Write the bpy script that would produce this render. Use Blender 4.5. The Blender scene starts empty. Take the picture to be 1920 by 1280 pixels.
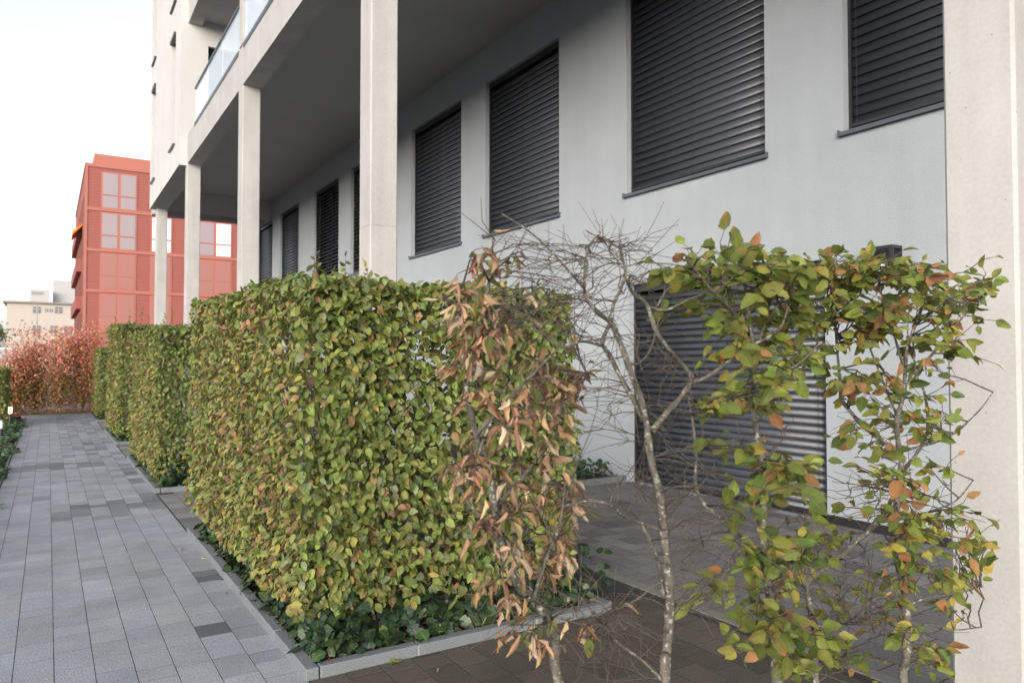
import bpy, math, random
import numpy as np
from mathutils import Matrix, Vector
random.seed(7); rng = np.random.default_rng(11)
scene = bpy.context.scene
COL = scene.collection

# ------------------------------------------------------------------ camera
EYE = np.array([0.0, 0.0, 1.6]); FOC = 1385.0
YAW, PITCH = math.radians(32.126), math.radians(1.572)
cd = bpy.data.cameras.new('camera'); cam = bpy.data.objects.new('camera', cd); COL.objects.link(cam)
cam.location = EYE; cam.rotation_euler = (math.pi/2 + PITCH, 0, -YAW)
cd.sensor_width = 36; cd.lens = 36*FOC/1920; cd.clip_start = .05; cd.clip_end = 4000
cd.dof.use_dof = True; cd.dof.focus_distance = 3.2; cd.dof.aperture_fstop = 5.6
scene.camera = cam

# ------------------------------------------------------------------ light
SUN_EL, SUN_AZ = math.radians(16), math.radians(224)     # azimuth clockwise from +Y
world = bpy.data.worlds.new('World'); scene.world = world; world.use_nodes = True
wn = world.node_tree.nodes; wl = world.node_tree.links
bg = wn['Background']; sky = wn.new('ShaderNodeTexSky'); sky.sky_type = 'NISHITA'; sky.sun_disc = False
sky.sun_elevation = SUN_EL; sky.sun_rotation = SUN_AZ
sky.air_density = 1.0; sky.dust_density = 2.5; sky.ozone_density = 1.0
hsv = wn.new('ShaderNodeHueSaturation'); hsv.inputs['Saturation'].default_value = .3      # thin high cloud greys the blue
wl.new(sky.outputs[0], hsv.inputs['Color']); wl.new(hsv.outputs[0], bg.inputs[0]); bg.inputs[1].default_value = .15
sd = bpy.data.lights.new('sun', 'SUN'); sun = bpy.data.objects.new('sun', sd); COL.objects.link(sun)
sd.energy = .5; sd.angle = math.radians(50); sd.color = (1, .915, .84)
_d = Vector((math.sin(SUN_AZ)*math.cos(SUN_EL), math.cos(SUN_AZ)*math.cos(SUN_EL), math.sin(SUN_EL)))
sun.rotation_euler = _d.to_track_quat('Z', 'Y').to_euler(); sun.location = (0, -20, 30)
vs = scene.view_settings; vs.view_transform = 'Standard'; vs.look = 'None'; vs.gamma = 1; vs.use_curve_mapping = False
vs.exposure = 1.25

# ------------------------------------------------------------------ helpers
_f = np.array([math.sin(YAW)*math.cos(PITCH), math.cos(YAW)*math.cos(PITCH), math.sin(PITCH)])
_r = np.array([math.cos(YAW), -math.sin(YAW), 0]); _u = np.cross(_r, _f)
def pt(x, y, X=None, Y=None, Z=None):
    """survey helper: the place in the world, on a known plane, of a point measured in the photograph"""
    d = _f + _r*(x-960)/FOC - _u*(y-640)/FOC
    t = X/d[0] if X is not None else Y/d[1] if Y is not None else (Z-EYE[2])/d[2]
    return EYE + d*t
def depth(p): return (np.asarray(p) - EYE) @ _f

def lin(r, g, b):
    c = lambda v: ((v/255+.055)/1.055)**2.4 if v > 10 else v/255/12.92
    return (c(r), c(g), c(b))

class MB:
    def __init__(s): s.v = []; s.f = []; s.m = []
    def add(s, vs, fs, mi=0):
        o = len(s.v); s.v += [tuple(v) for v in vs]
        for f in fs: s.f.append(tuple(i+o for i in f)); s.m.append(mi)
    def box(s, x0, x1, y0, y1, z0, z1, mi=0):
        s.add([(x0,y0,z0),(x1,y0,z0),(x1,y1,z0),(x0,y1,z0),(x0,y0,z1),(x1,y0,z1),(x1,y1,z1),(x0,y1,z1)],
              [(0,3,2,1),(4,5,6,7),(0,1,5,4),(1,2,6,5),(2,3,7,6),(3,0,4,7)], mi)
    def cbox(s, x0, x1, y0, y1, z0, z1, c=.01, top=True, mi=0):
        """box with chamfered upright edges and top rim"""
        def ring(i, z): return [(x0+i+c,y0+i,z),(x1-i-c,y0+i,z),(x1-i,y0+i+c,z),(x1-i,y1-i-c,z),(x1-i-c,y1-i,z),(x0+i+c,y1-i,z),(x0+i,y1-i-c,z),(x0+i,y0+i+c,z)]
        rs = [ring(0, z0), ring(0, z1-(c if top else 0))] + ([ring(c*.8, z1)] if top else [])
        vs = sum(rs, []); fs = [tuple(range(7,-1,-1))]
        for k in range(len(rs)-1):
            for i in range(8): fs.append((k*8+i, k*8+(i+1)%8, k*8+8+(i+1)%8, k*8+8+i))
        n = (len(rs)-1)*8; fs.append(tuple(range(n, n+8)))
        s.add(vs, fs, mi)
    def prism_y(s, prof, y0, y1, mi=0):
        """profile of (x,z) points extruded along y"""
        n = len(prof)
        vs = [(x,y0,z) for x,z in prof] + [(x,y1,z) for x,z in prof]
        fs = [(i,(i+1)%n,n+(i+1)%n,n+i) for i in range(n)] + [tuple(range(n-1,-1,-1)), tuple(range(n,2*n))]
        s.add(vs, fs, mi)
    def prism_x(s, prof, x0, x1, mi=0):
        n = len(prof)
        vs = [(x0,y,z) for y,z in prof] + [(x1,y,z) for y,z in prof]
        fs = [(i,(i+1)%n,n+(i+1)%n,n+i) for i in range(n)] + [tuple(range(n-1,-1,-1)), tuple(range(n,2*n))]
        s.add(vs, fs, mi)
    def tube(s, pts, rad, sides=6, mi=0):
        pts = np.asarray(pts, float); n = len(pts)
        tan = np.gradient(pts, axis=0); tan /= np.linalg.norm(tan, axis=1)[:,None] + 1e-9
        ref = np.array([0,0,1.]) if abs(tan[0][2]) < .9 else np.array([1.,0,0])
        vs = []
        for i in range(n):
            a = np.cross(tan[i], ref); a /= np.linalg.norm(a)+1e-9; b = np.cross(tan[i], a)
            for k in range(sides):
                t = 2*math.pi*k/sides
                vs.append(tuple(pts[i] + rad[i]*(a*math.cos(t)+b*math.sin(t))))
        fs = []
        for i in range(n-1):
            for k in range(sides):
                fs.append((i*sides+k, i*sides+(k+1)%sides, (i+1)*sides+(k+1)%sides, (i+1)*sides+k))
        fs.append(tuple(range(sides-1,-1,-1))); fs.append(tuple(range((n-1)*sides, n*sides)))
        s.add(vs, fs, mi)
    def mesh(s, name, mats, smooth=False):
        me = bpy.data.meshes.new(name); me.from_pydata(s.v, [], s.f)
        for m in (mats if isinstance(mats, (list, tuple)) else [mats]): me.materials.append(m)
        if len(me.materials) > 1: me.polygons.foreach_set('material_index', s.m)
        if smooth: me.polygons.foreach_set('use_smooth', [True]*len(me.polygons))
        me.update(); return me
    def build(s, name, mats, parent=None, smooth=False):
        return link(name, s.mesh(name, mats, smooth), parent)
def link(name, data, parent=None):
    o = bpy.data.objects.new(name, data); COL.objects.link(o)
    if parent is not None:
        o.parent = parent
        if parent.location.length > 0: o.matrix_parent_inverse = Matrix.Translation(parent.location).inverted()
    return o
def tag(o, label=None, cat=None, group=None, kind=None):
    if label: o['label'] = label
    if cat: o['category'] = cat
    if group: o['group'] = group
    if kind: o['kind'] = kind
    return o
def thing(name, loc, label, cat, group=None):
    o = bpy.data.objects.new(name, None); COL.objects.link(o); o.location = loc; o.empty_display_size = .2
    return tag(o, label, cat, group)
def smoothline(pts, n=4):
    P = np.asarray(pts, float); P = np.vstack([2*P[0]-P[1], P, 2*P[-1]-P[-2]]); out = []
    for i in range(1, len(P)-2):
        for k in range(n):
            t = k/n; a,b,c,d = P[i-1:i+3]
            out.append(.5*((2*b)+(-a+c)*t+(2*a-5*b+4*c-d)*t*t+(-a+3*b-3*c+d)*t**3))
    out.append(P[-2]); return np.array(out)
def unit(v): return v/(np.linalg.norm(v, axis=-1, keepdims=True)+1e-9)

# ------------------------------------------------------------------ materials
def new_mat(name):
    m = bpy.data.materials.new(name); m.use_nodes = True
    nt = m.node_tree; return m, nt.nodes, nt.links, nt.nodes['Principled BSDF']
def N(ns, t, **kw):
    n = ns.new(t)
    for k, v in kw.items():
        if k in n.inputs: n.inputs[k].default_value = v
        else: setattr(n, k, v)
    return n
def plain(name, col, rough=.6, spec=.5, metal=0, **kw):
    m, ns, ls, b = new_mat(name)
    b.inputs['Base Color'].default_value = (*col, 1); b.inputs['Roughness'].default_value = rough
    b.inputs['Specular IOR Level'].default_value = spec; b.inputs['Metallic'].default_value = metal
    return m
def surface(name, col, rough=.85, fine=60., famt=.12, big=1.2, bamt=.1, bump=.3, bdist=.002, spec=.3, pits=0., tint=None, streak=0.):
    """painted / cast / stone surface: fine grain, large clouding, optional pits and vertical streaks"""
    m, ns, ls, b = new_mat(name)
    tc = N(ns, 'ShaderNodeTexCoord')
    geo = N(ns, 'ShaderNodeNewGeometry')
    n1 = N(ns, 'ShaderNodeTexNoise', Scale=fine, Detail=4.0, Roughness=.6)
    n2 = N(ns, 'ShaderNodeTexNoise', Scale=big, Detail=5.0, Roughness=.6)
    for n in (n1, n2): ls.new(geo.outputs['Position'], n.inputs['Vector'])
    def ramp(n, amt):
        r = N(ns, 'ShaderNodeMapRange'); r.inputs[1].default_value = .25; r.inputs[2].default_value = .75
        r.inputs[3].default_value = 1-amt; r.inputs[4].default_value = 1+amt; ls.new(n.outputs[0], r.inputs[0]); return r.outputs[0]
    mul = N(ns, 'ShaderNodeMath', operation='MULTIPLY'); ls.new(ramp(n1, famt), mul.inputs[0]); ls.new(ramp(n2, bamt), mul.inputs[1])
    fac = mul.outputs[0]
    if streak:
        mp = N(ns, 'ShaderNodeMapping'); mp.inputs['Scale'].default_value = (7, 7, .35); ls.new(geo.outputs['Position'], mp.inputs[0])
        n3 = N(ns, 'ShaderNodeTexNoise', Scale=1.0, Detail=3.0); ls.new(mp.outputs[0], n3.inputs['Vector'])
        m2 = N(ns, 'ShaderNodeMath', operation='MULTIPLY'); ls.new(fac, m2.inputs[0]); ls.new(ramp(n3, streak), m2.inputs[1]); fac = m2.outputs[0]
    if pits:
        vo = N(ns, 'ShaderNodeTexVoronoi', Scale=14.0); ls.new(geo.outputs['Position'], vo.inputs['Vector'])
        pr = N(ns, 'ShaderNodeMapRange'); pr.inputs[1].default_value = .035; pr.inputs[2].default_value = .06; pr.inputs[3].default_value = 1-pits; pr.inputs[4].default_value = 1
        ls.new(vo.outputs['Distance'], pr.inputs[0])
        m3 = N(ns, 'ShaderNodeMath', operation='MULTIPLY'); ls.new(fac, m3.inputs[0]); ls.new(pr.outputs[0], m3.inputs[1]); fac = m3.outputs[0]
    if tint == 'object':
        oi = N(ns, 'ShaderNodeObjectInfo'); base = oi.outputs['Color']
    elif tint == 'attr':
        at_ = N(ns, 'ShaderNodeAttribute'); at_.attribute_name = 'tint'; base = at_.outputs['Color']
    else:
        rgb = N(ns, 'ShaderNodeRGB'); rgb.outputs[0].default_value = (*col, 1); base = rgb.outputs[0]
    vm = N(ns, 'ShaderNodeVectorMath', operation='SCALE'); ls.new(base, vm.inputs[0]); ls.new(fac, vm.inputs['Scale'])
    ls.new(vm.outputs[0], b.inputs['Base Color'])
    b.inputs['Roughness'].default_value = rough; b.inputs['Specular IOR Level'].default_value = spec
    bp = N(ns, 'ShaderNodeBump', Strength=bump, Distance=bdist); ls.new(n1.outputs[0], bp.inputs['Height']); ls.new(bp.outputs[0], b.inputs['Normal'])
    return m
def leaf_mat(name, src, rough=.5, edge=None, trans=.3, vein=1.0):
    """leaf blade: colour of the single leaf from object or attribute, darker veins, blotches, scorched rim, light shining through"""
    m, ns, ls, b = new_mat(name)
    if src == 'object': base = N(ns, 'ShaderNodeObjectInfo').outputs['Color']
    else:
        a = N(ns, 'ShaderNodeAttribute'); a.attribute_name = 'tint'; base = a.outputs['Color']
    uv = N(ns, 'ShaderNodeUVMap'); uv.uv_map = 'UVMap'
    sep = N(ns, 'ShaderNodeSeparateXYZ'); ls.new(uv.outputs[0], sep.inputs[0])
    def M(op, a, b_=None, c=None):
        n = N(ns, 'ShaderNodeMath', operation=op)
        for i, v in enumerate((a, b_, c)):
            if v is None: continue
            if isinstance(v, (int, float)): n.inputs[i].default_value = v
            else: ls.new(v, n.inputs[i])
        return n.outputs[0]
    au = M('ABSOLUTE', M('SUBTRACT', M('MULTIPLY', sep.outputs[0], 2.), 1.))
    ph = M('SUBTRACT', M('MULTIPLY', sep.outputs[1], 11.), M('MULTIPLY', au, 3.2))
    w = M('SINE', M('MULTIPLY', ph, 6.283))
    vfac = M('MULTIPLY', M('SUBTRACT', 1., M('ABSOLUTE', w)), .25*vein)
    mid = M('LESS_THAN', au, .05)
    geo = N(ns, 'ShaderNodeNewGeometry')
    n1 = N(ns, 'ShaderNodeTexNoise', Scale=28.0, Detail=4.0); ls.new(geo.outputs['Position'], n1.inputs['Vector'])
    blot = N(ns, 'ShaderNodeMapRange'); blot.inputs[1].default_value = .3; blot.inputs[2].default_value = .7; blot.inputs[3].default_value = .75; blot.inputs[4].default_value = 1.25
    ls.new(n1.outputs[0], blot.inputs[0])
    s1 = N(ns, 'ShaderNodeVectorMath', operation='SCALE'); ls.new(base, s1.inputs[0])
    ls.new(M('MULTIPLY', blot.outputs[0], M('SUBTRACT', 1.06, M('MULTIPLY', vfac, .7))), s1.inputs['Scale'])
    col = s1.outputs[0]
    mx = N(ns, 'ShaderNodeMix', data_type='RGBA'); ls.new(M('MULTIPLY', mid, .35), mx.inputs[0]); ls.new(col, mx.inputs[6]); mx.inputs[7].default_value = (.28,.27,.1,1); col = mx.outputs[2]
    if edge:
        n2 = N(ns, 'ShaderNodeTexNoise', Scale=45.0, Detail=3.0); ls.new(geo.outputs['Position'], n2.inputs['Vector'])
        n3 = N(ns, 'ShaderNodeTexNoise', Scale=9.0, Detail=1.0); ls.new(geo.outputs['Position'], n3.inputs['Vector'])
        e = M('ADD', M('ADD', M('MAXIMUM', M('MULTIPLY', au, .85), sep.outputs[1]), M('MULTIPLY', M('SUBTRACT', n2.outputs[0], .5), .7)), M('MULTIPLY', M('SUBTRACT', n3.outputs[0], .5), 1.3))
        er = N(ns, 'ShaderNodeMapRange'); er.inputs[1].default_value = .95; er.inputs[2].default_value = 1.12; ls.new(e, er.inputs[0])
        mx2 = N(ns, 'ShaderNodeMix', data_type='RGBA'); ls.new(er.outputs[0], mx2.inputs[0]); ls.new(col, mx2.inputs[6]); mx2.inputs[7].default_value = (*edge, 1); col = mx2.outputs[2]
    ls.new(col, b.inputs['Base Color']); b.inputs['Roughness'].default_value = rough; b.inputs['Specular IOR Level'].default_value = .45
    bp = N(ns, 'ShaderNodeBump', Strength=.35*vein, Distance=.0025); ls.new(w, bp.inputs['Height']); ls.new(bp.outputs[0], b.inputs['Normal'])
    tr = N(ns, 'ShaderNodeBsdfTranslucent'); ls.new(col, tr.inputs[0])
    ms = N(ns, 'ShaderNodeMixShader'); ms.inputs[0].default_value = trans
    ls.new(b.outputs[0], ms.inputs[1]); ls.new(tr.outputs[0], ms.inputs[2]); ls.new(ms.outputs[0], ns['Material Output'].inputs[0])
    return m
def bark(name, c1, c2, c3, sc=60.):
    m, ns, ls, b = new_mat(name)
    geo = N(ns, 'ShaderNodeNewGeometry')
    n1 = N(ns, 'ShaderNodeTexNoise', Scale=sc, Detail=6.0, Roughness=.65); n2 = N(ns, 'ShaderNodeTexNoise', Scale=sc*1.6, Detail=3.0)
    mp = N(ns, 'ShaderNodeMapping'); mp.inputs['Scale'].default_value = (1,1,.6); ls.new(geo.outputs['Position'], mp.inputs[0])
    ls.new(mp.outputs[0], n1.inputs['Vector']); ls.new(geo.outputs['Position'], n2.inputs['Vector'])
    r = N(ns, 'ShaderNodeValToRGB'); e = r.color_ramp.elements; e[0].position = .33; e[0].color = (*c1,1); e[1].position = .62; e[1].color = (*c2,1)
    ls.new(n1.outputs[0], r.inputs[0])
    t = N(ns, 'ShaderNodeMapRange'); t.inputs[1].default_value = .58; t.inputs[2].default_value = .66; ls.new(n2.outputs[0], t.inputs[0])
    mx = N(ns, 'ShaderNodeMix', data_type='RGBA'); ls.new(t.outputs[0], mx.inputs[0]); ls.new(r.outputs[0], mx.inputs[6]); mx.inputs[7].default_value = (*c3,1)
    ls.new(mx.outputs[2], b.inputs['Base Color']); b.inputs['Roughness'].default_value = .85
    bp = N(ns, 'ShaderNodeBump', Strength=.6, Distance=.004); ls.new(n1.outputs[0], bp.inputs['Height']); ls.new(bp.outputs[0], b.inputs['Normal'])
    return m
def glass(name, col=(.9,.95,1), rough=.02, a=.5):
    m, ns, ls, b = new_mat(name)
    b.inputs['Base Color'].default_value = (*col,1); b.inputs['Roughness'].default_value = rough
    b.inputs['Specular IOR Level'].default_value = .6; b.inputs['Alpha'].default_value = a
    return m

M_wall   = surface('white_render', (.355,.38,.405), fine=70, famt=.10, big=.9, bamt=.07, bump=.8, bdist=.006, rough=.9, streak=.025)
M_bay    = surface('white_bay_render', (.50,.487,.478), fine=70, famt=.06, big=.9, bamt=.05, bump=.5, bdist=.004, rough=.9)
M_soffit = surface('soffit_paint', (.38,.38,.375), fine=90, famt=.04, big=1.0, bamt=.06, bump=.2, rough=.9)
M_conc   = surface('pale_concrete', (.395,.382,.368), fine=60, famt=.08, big=1.8, bamt=.11, bump=.3, rough=.85, pits=.45, streak=.09)
M_dark   = plain('anthracite_frame', (.022,.023,.026), rough=.4)
M_slat   = plain('anthracite_slat', (.05,.055,.066), rough=.33, spec=.55)
M_sill   = plain('powder_coated_sill', (.075,.085,.1), rough=.32, spec=.6)
M_pane   = plain('dark_pane', (.012,.014,.018), rough=.04, spec=.8)
M_rail   = plain('dark_rail', (.03,.035,.045), rough=.35)
M_bglass = glass('balustrade_glass', (.75,.83,.9), .04, .45)
M_paver  = surface('paver_stone', (.2,.2,.22), fine=120, famt=.6, big=2.2, bamt=.18, bump=.5, bdist=.002, rough=.85, tint='object')
M_paverA = surface('paver_stone_far', (.2,.2,.22), fine=120, famt=.6, big=2.2, bamt=.18, bump=.5, bdist=.002, rough=.85, tint='attr')
M_joint  = surface('joint_sand', (.045,.045,.045), fine=200, famt=.3, rough=.95)
M_kerb   = surface('granite_kerb', (.155,.17,.18), fine=150, famt=.35, big=4, bamt=.10, bump=.3, bdist=.001, rough=.7)
M_mortar = surface('mortar', (.36,.34,.3), fine=200, famt=.2, rough=.95)
M_soil   = surface('soil', (.05,.032,.022), fine=45, famt=.6, big=6, bamt=.3, bump=1., bdist=.02, rough=1)
M_ground = surface('asphalt_ground', (.10,.10,.105), fine=60, famt=.2, big=.3, bamt=.15, rough=.95)
M_bark   = bark('hornbeam_bark', (.045,.04,.032), (.14,.125,.10), (.32,.33,.27))
M_twig   = bark('twig_bark', (.045,.032,.026), (.10,.078,.062), (.16,.14,.11), 120)
M_leafO  = leaf_mat('leaf_single', 'object')
M_leafA  = leaf_mat('leaf_mass', 'attr')
M_leafE  = leaf_mat('leaf_scorched', 'object', rough=.62, edge=(.36,.14,.05), trans=.36, vein=1.5)
M_leafD  = leaf_mat('leaf_dry', 'object', rough=.65, trans=.2, vein=.7)
M_ivyO   = leaf_mat('ivy_single', 'object', rough=.38, trans=.12, vein=.25)
M_ivyA   = leaf_mat('ivy_mass', 'attr', rough=.38, trans=.12, vein=.25)

# ------------------------------------------------------------------ ground, path, terrace
mb = MB(); mb.add([(-900,-900,-.09),(900,-900,-.09),(900,900,-.09),(-900,900,-.09)], [(0,1,2,3)])
tag(mb.build('ground', M_ground), kind='structure')

PAVE_L = (.155, .21, .25, .29)
PW = .18
_pm = {}
def paver_mesh(wd, ln, mat):
    k = (wd, ln)
    if k not in _pm:
        m_ = MB(); c = .0004
        x0, x1, y0, y1 = -wd/2, wd/2, -ln/2, ln/2
        m_.add([(x0,y0,-.05),(x1,y0,-.05),(x1,y1,-.05),(x0,y1,-.05),(x0,y0,-c),(x1,y0,-c),(x1,y1,-c),(x0,y1,-c),
                (x0+c,y0+c,0),(x1-c,y0+c,0),(x1-c,y1-c,0),(x0+c,y1-c,0)],
               [(0,1,5,4),(1,2,6,5),(2,3,7,6),(3,0,4,7),(4,5,9,8),(5,6,10,9),(6,7,11,10),(7,4,8,11),(8,9,10,11)])
        _pm[k] = m_.mesh('paver', mat)
    return _pm[k]
def lay(parent, x0, ncol, y0, y1, colour, keep=lambda x,y: True, nmax=300, gap=.0045, along_x=False):
    """rows of rectangular pavers of mixed length"""
    cells = []
    for c in range(ncol):
        y = y0 + random.uniform(-.25, 0)
        while y < y1:
            L = random.choice(PAVE_L); yc = y + L/2; xc = x0 + (c+.5)*PW
            if along_x: px_, py_ = x0 + (y-y0) + L/2, y0 + (c+.5)*PW
            else: px_, py_ = xc, yc
            if keep(px_, py_): cells.append((px_, py_, L, random.gauss(0,.0004)))
            y += L
    def vis(c):
        d = np.array([c[0], c[1], 0.]) - EYE; z = d @ _f
        if z < 1: return 1e9
        u, v = d @ _r / z * FOC, d @ _u / z * FOC
        return z if (abs(u) < 990 and v > -680) else 500+z
    cells.sort(key=vis)
    rest_v, rest_f, rest_c = [], [], []
    for i, (x, y, L, dz) in enumerate(cells):
        dz = min(max(dz,-.0004),.0008)
        col = colour(x, y)
        if i < nmax and vis(cells[i]) < 500:
            o = link('paver', paver_mesh(PW-gap, L-gap-.0015, M_paver), parent); o.location = (x, y, dz); o.color = (*col, 1)
            o.rotation_euler = (random.gauss(0,.0015), random.gauss(0,.0015), random.gauss(0,.003))
        else:
            a, b_ = (PW-gap)/2, (L-gap)/2; c = .0004; n = len(rest_v)
            for s, z in ((0,-.03),(0,-c),(c,0)): rest_v += [(x-a+s,y-b_+s,z+dz),(x+a-s,y-b_+s,z+dz),(x+a-s,y+b_-s,z+dz),(x-a+s,y+b_-s,z+dz)]
            for k in (0,4):
                for j in range(4): rest_f.append((n+k+j, n+k+(j+1)%4, n+k+4+(j+1)%4, n+k+4+j))
            rest_f.append((n+8,n+9,n+10,n+11)); rest_c += [(*col,1)]*12
    if rest_v:
        me = bpy.data.meshes.new('paver_field'); me.from_pydata(rest_v, [], rest_f); me.materials.append(M_paverA)
        at_ = me.attributes.new('tint', 'FLOAT_COLOR', 'POINT'); at_.data.foreach_set('color', np.array(rest_c, 'f').ravel())
        o = link('paver_field', me, parent); tag(o, kind='stuff')

def blob(x, y, cx, cy, rx, ry): return ((x-cx)/rx)**2 + ((y-cy)/ry)**2 < 1
def path_col(x, y):
    b = random.gauss(.30, .017)
    if random.random() < .05: b *= .86
    if y > 9 and random.random() < .06: b *= .75
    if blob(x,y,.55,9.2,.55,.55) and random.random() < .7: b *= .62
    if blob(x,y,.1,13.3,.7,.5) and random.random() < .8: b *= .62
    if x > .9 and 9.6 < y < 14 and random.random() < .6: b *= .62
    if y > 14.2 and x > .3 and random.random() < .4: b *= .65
    if abs(x-.865) < .09 and abs(y-4.82) < .1: b = .115
    if abs(x-1.05) < .1 and abs(y-5.95) < .1: b = .15
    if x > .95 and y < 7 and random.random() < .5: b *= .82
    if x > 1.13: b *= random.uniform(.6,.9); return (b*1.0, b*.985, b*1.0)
    t = random.gauss(0,.01)
    return (b*(.94+t), b*.985, b*(1.08-t))
mb = MB(); mb.add([(-.5,-4,-.0009),(3.6,-4,-.0009),(3.6,25.3,-.0009),(-.5,25.3,-.0009)], [(0,1,2,3)])
path = tag(mb.build('path', M_joint), kind='structure')
lay(path, .055-3*PW-.005, 6+3, 3.0, 25.3, path_col)
BEDS = [(3.72, 7.49), (9.957, 13.72), (16.15, 19.5), (22.5, 25.1)]
def in_bed(x, y): return 1.06 < x < 3.03 and any(a-.08 < y < b+.08 for a, b in BEDS+[(-2.5,1.26)])
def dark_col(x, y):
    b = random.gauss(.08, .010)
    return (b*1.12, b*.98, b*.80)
mb = MB(); mb.add([(1.14,1.2,-.0010),(3.56,1.2,-.0010),(3.56,3.72,-.0010),(1.14,3.72,-.0010)], [(0,1,2,3)])
fore = tag(mb.build('forecourt', surface('pale_joint', (.13,.125,.11), fine=200, famt=.3, rough=.95)), kind='structure')
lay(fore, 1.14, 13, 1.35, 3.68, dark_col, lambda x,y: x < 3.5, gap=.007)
def gap_col(x, y):
    b = random.gauss(.21, .02)*random.uniform(.7,1.05)
    return (b*1.0, b*.985, b*1.0)
lay(path, 1.145, 13, 7.4, 25.0, gap_col, lambda x,y: x < 3.5 and not in_bed(x,y) and (y < 10 or x < 1.6), nmax=0)
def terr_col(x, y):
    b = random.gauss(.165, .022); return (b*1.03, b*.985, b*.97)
mb = MB(); mb.add([(3.6,-4,-.0016),(6.9,-4,-.0016),(6.9,12,-.0016),(3.6,12,-.0016)], [(0,1,2,3)])
terr = tag(mb.build('terrace', M_joint), kind='structure')
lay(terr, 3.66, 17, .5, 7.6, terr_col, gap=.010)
mb = MB()
y = .5
while y < 7.5:
    mb.cbox(3.56, 3.655, y, y+.995, -.06, .004, .003); y += 1.0
tag(mb.build('flush_edging', surface('edging_concrete', (.2,.19,.175), fine=200, famt=.2, rough=.9)), kind='structure')
mb = MB(); mb.box(-.53, -.5, 2, 25.3, -.05, .012)
tag(mb.build('edging_strip', M_kerb), kind='structure')

# ------------------------------------------------------------------ kerbs and soil of the planting beds
KH, KW = .058, .066
def kerb_run(parent, axis, fixed, a, b, first, step):
    """kerb stones in a row along axis, outer face at 'fixed'"""
    p = a; L = first
    while p < b-.02:
        q = min(p+L, b); m_ = MB(); g = .0035
        if axis == 'y': m_.cbox(fixed, fixed+KW, p+g, q-g, -.08, KH+random.gauss(0,.001), .004)
        else: m_.cbox(p+g, q-g, fixed, fixed+KW, -.08, KH+random.gauss(0,.001), .004)
        m_.build('kerb_stone', M_kerb, parent)
        if q < b-.02:
            m_ = MB()
            if axis == 'y': m_.box(fixed+.004, fixed+KW-.004, q-g, q+g, -.08, KH-.006)
            else: m_.box(q-g, q+g, fixed+.004, fixed+KW-.004, -.08, KH-.006)
            m_.build('joint_mortar', M_mortar, parent)
        p = q; L = step
bed_words = ['round the nearest hedge bed, its corner in front of the big hedge', 'round the second hedge bed along the path',
             'round the third hedge bed along the path', 'round the farthest hedge bed beside the red shrubs']
for i, (a, b) in enumerate(BEDS):
    t = thing('bed_kerb', (1.12, a, 0), 'low grey granite kerb '+bed_words[i], 'kerb', 'granite kerbs of the hedge beds')
    kerb_run(t, 'y', 1.12, a, b, .634, .98)
    kerb_run(t, 'x', a, 1.12+KW+.003, 3.03, .545, .78)
    m_ = MB(); m_.cbox(3.03, 3.03+KW, a, b, -.08, KH, .004); m_.build('kerb_stone', M_kerb, t)
    m_ = MB(); m_.add([(1.18,a+.06,.02),(3.04,a+.06,.02),(3.04,b,.02),(1.18,b,.02)], [(0,1,2,3)])
    tag(m_.build('soil', M_soil), kind='structure')
t = thing('bed_kerb', (1.12, -2.5, 0), 'low grey granite kerb under the sparse near hornbeams', 'kerb', 'granite kerbs of the hedge beds')
kerb_run(t, 'y', 1.12, -2.5, 1.26, .98, .98); kerb_run(t, 'x', 1.26-KW, 1.19, 2.88, .8, .8)
m_ = MB(); m_.add([(1.18,-2.5,.02),(2.9,-2.5,.02),(2.9,1.2,.02),(1.18,1.2,.02)], [(0,1,2,3)]); tag(m_.build('soil', M_soil), kind='structure')
# end of the path
t = thing('end_kerb', (-.5, 25.3, 0), 'grey kerb closing the far end of the path below red shrubs', 'kerb')
for k in range(3):
    m_ = MB(); m_.cbox(-.62+k*.62, -.003+k*.62, 25.3, 25.38, -.08, .07, .005); m_.build('kerb_stone', M_kerb, t)
m_ = MB(); m_.add([(-6,25.38,.03),(6,25.38,.03),(6,29,.03),(-6,29,.03)], [(0,1,2,3)])
tag(m_.build('soil', surface('leaf_litter', (.16,.075,.04), fine=40, famt=.5, big=5, bamt=.3, bump=1, bdist=.02)), kind='structure')
m_ = MB(); m_.add([(-5,1,-.02),(-.53,1,-.02),(-.53,25.3,-.02),(-5,25.3,-.02)], [(0,1,2,3)]); tag(m_.build('soil', M_soil), kind='structure')
# kerb across the terrace, low plants behind it
t = thing('terrace_kerb', (3.7, 7.6, 0), 'dark grey kerb across the far end of the terrace by the wall', 'kerb')
for k in range(3):
    m_ = MB(); m_.cbox(3.7+k*.97, 4.665+k*.97 if k < 2 else 6.59, 7.6, 7.67, -.08, .075, .004); m_.build('kerb_stone', M_kerb, t)
m_ = MB(); m_.add([(3.7,7.67,.03),(6.6,7.67,.03),(6.6,13,.03),(3.7,13,.03)], [(0,1,2,3)]); tag(m_.build('soil', M_soil), kind='structure')

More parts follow.
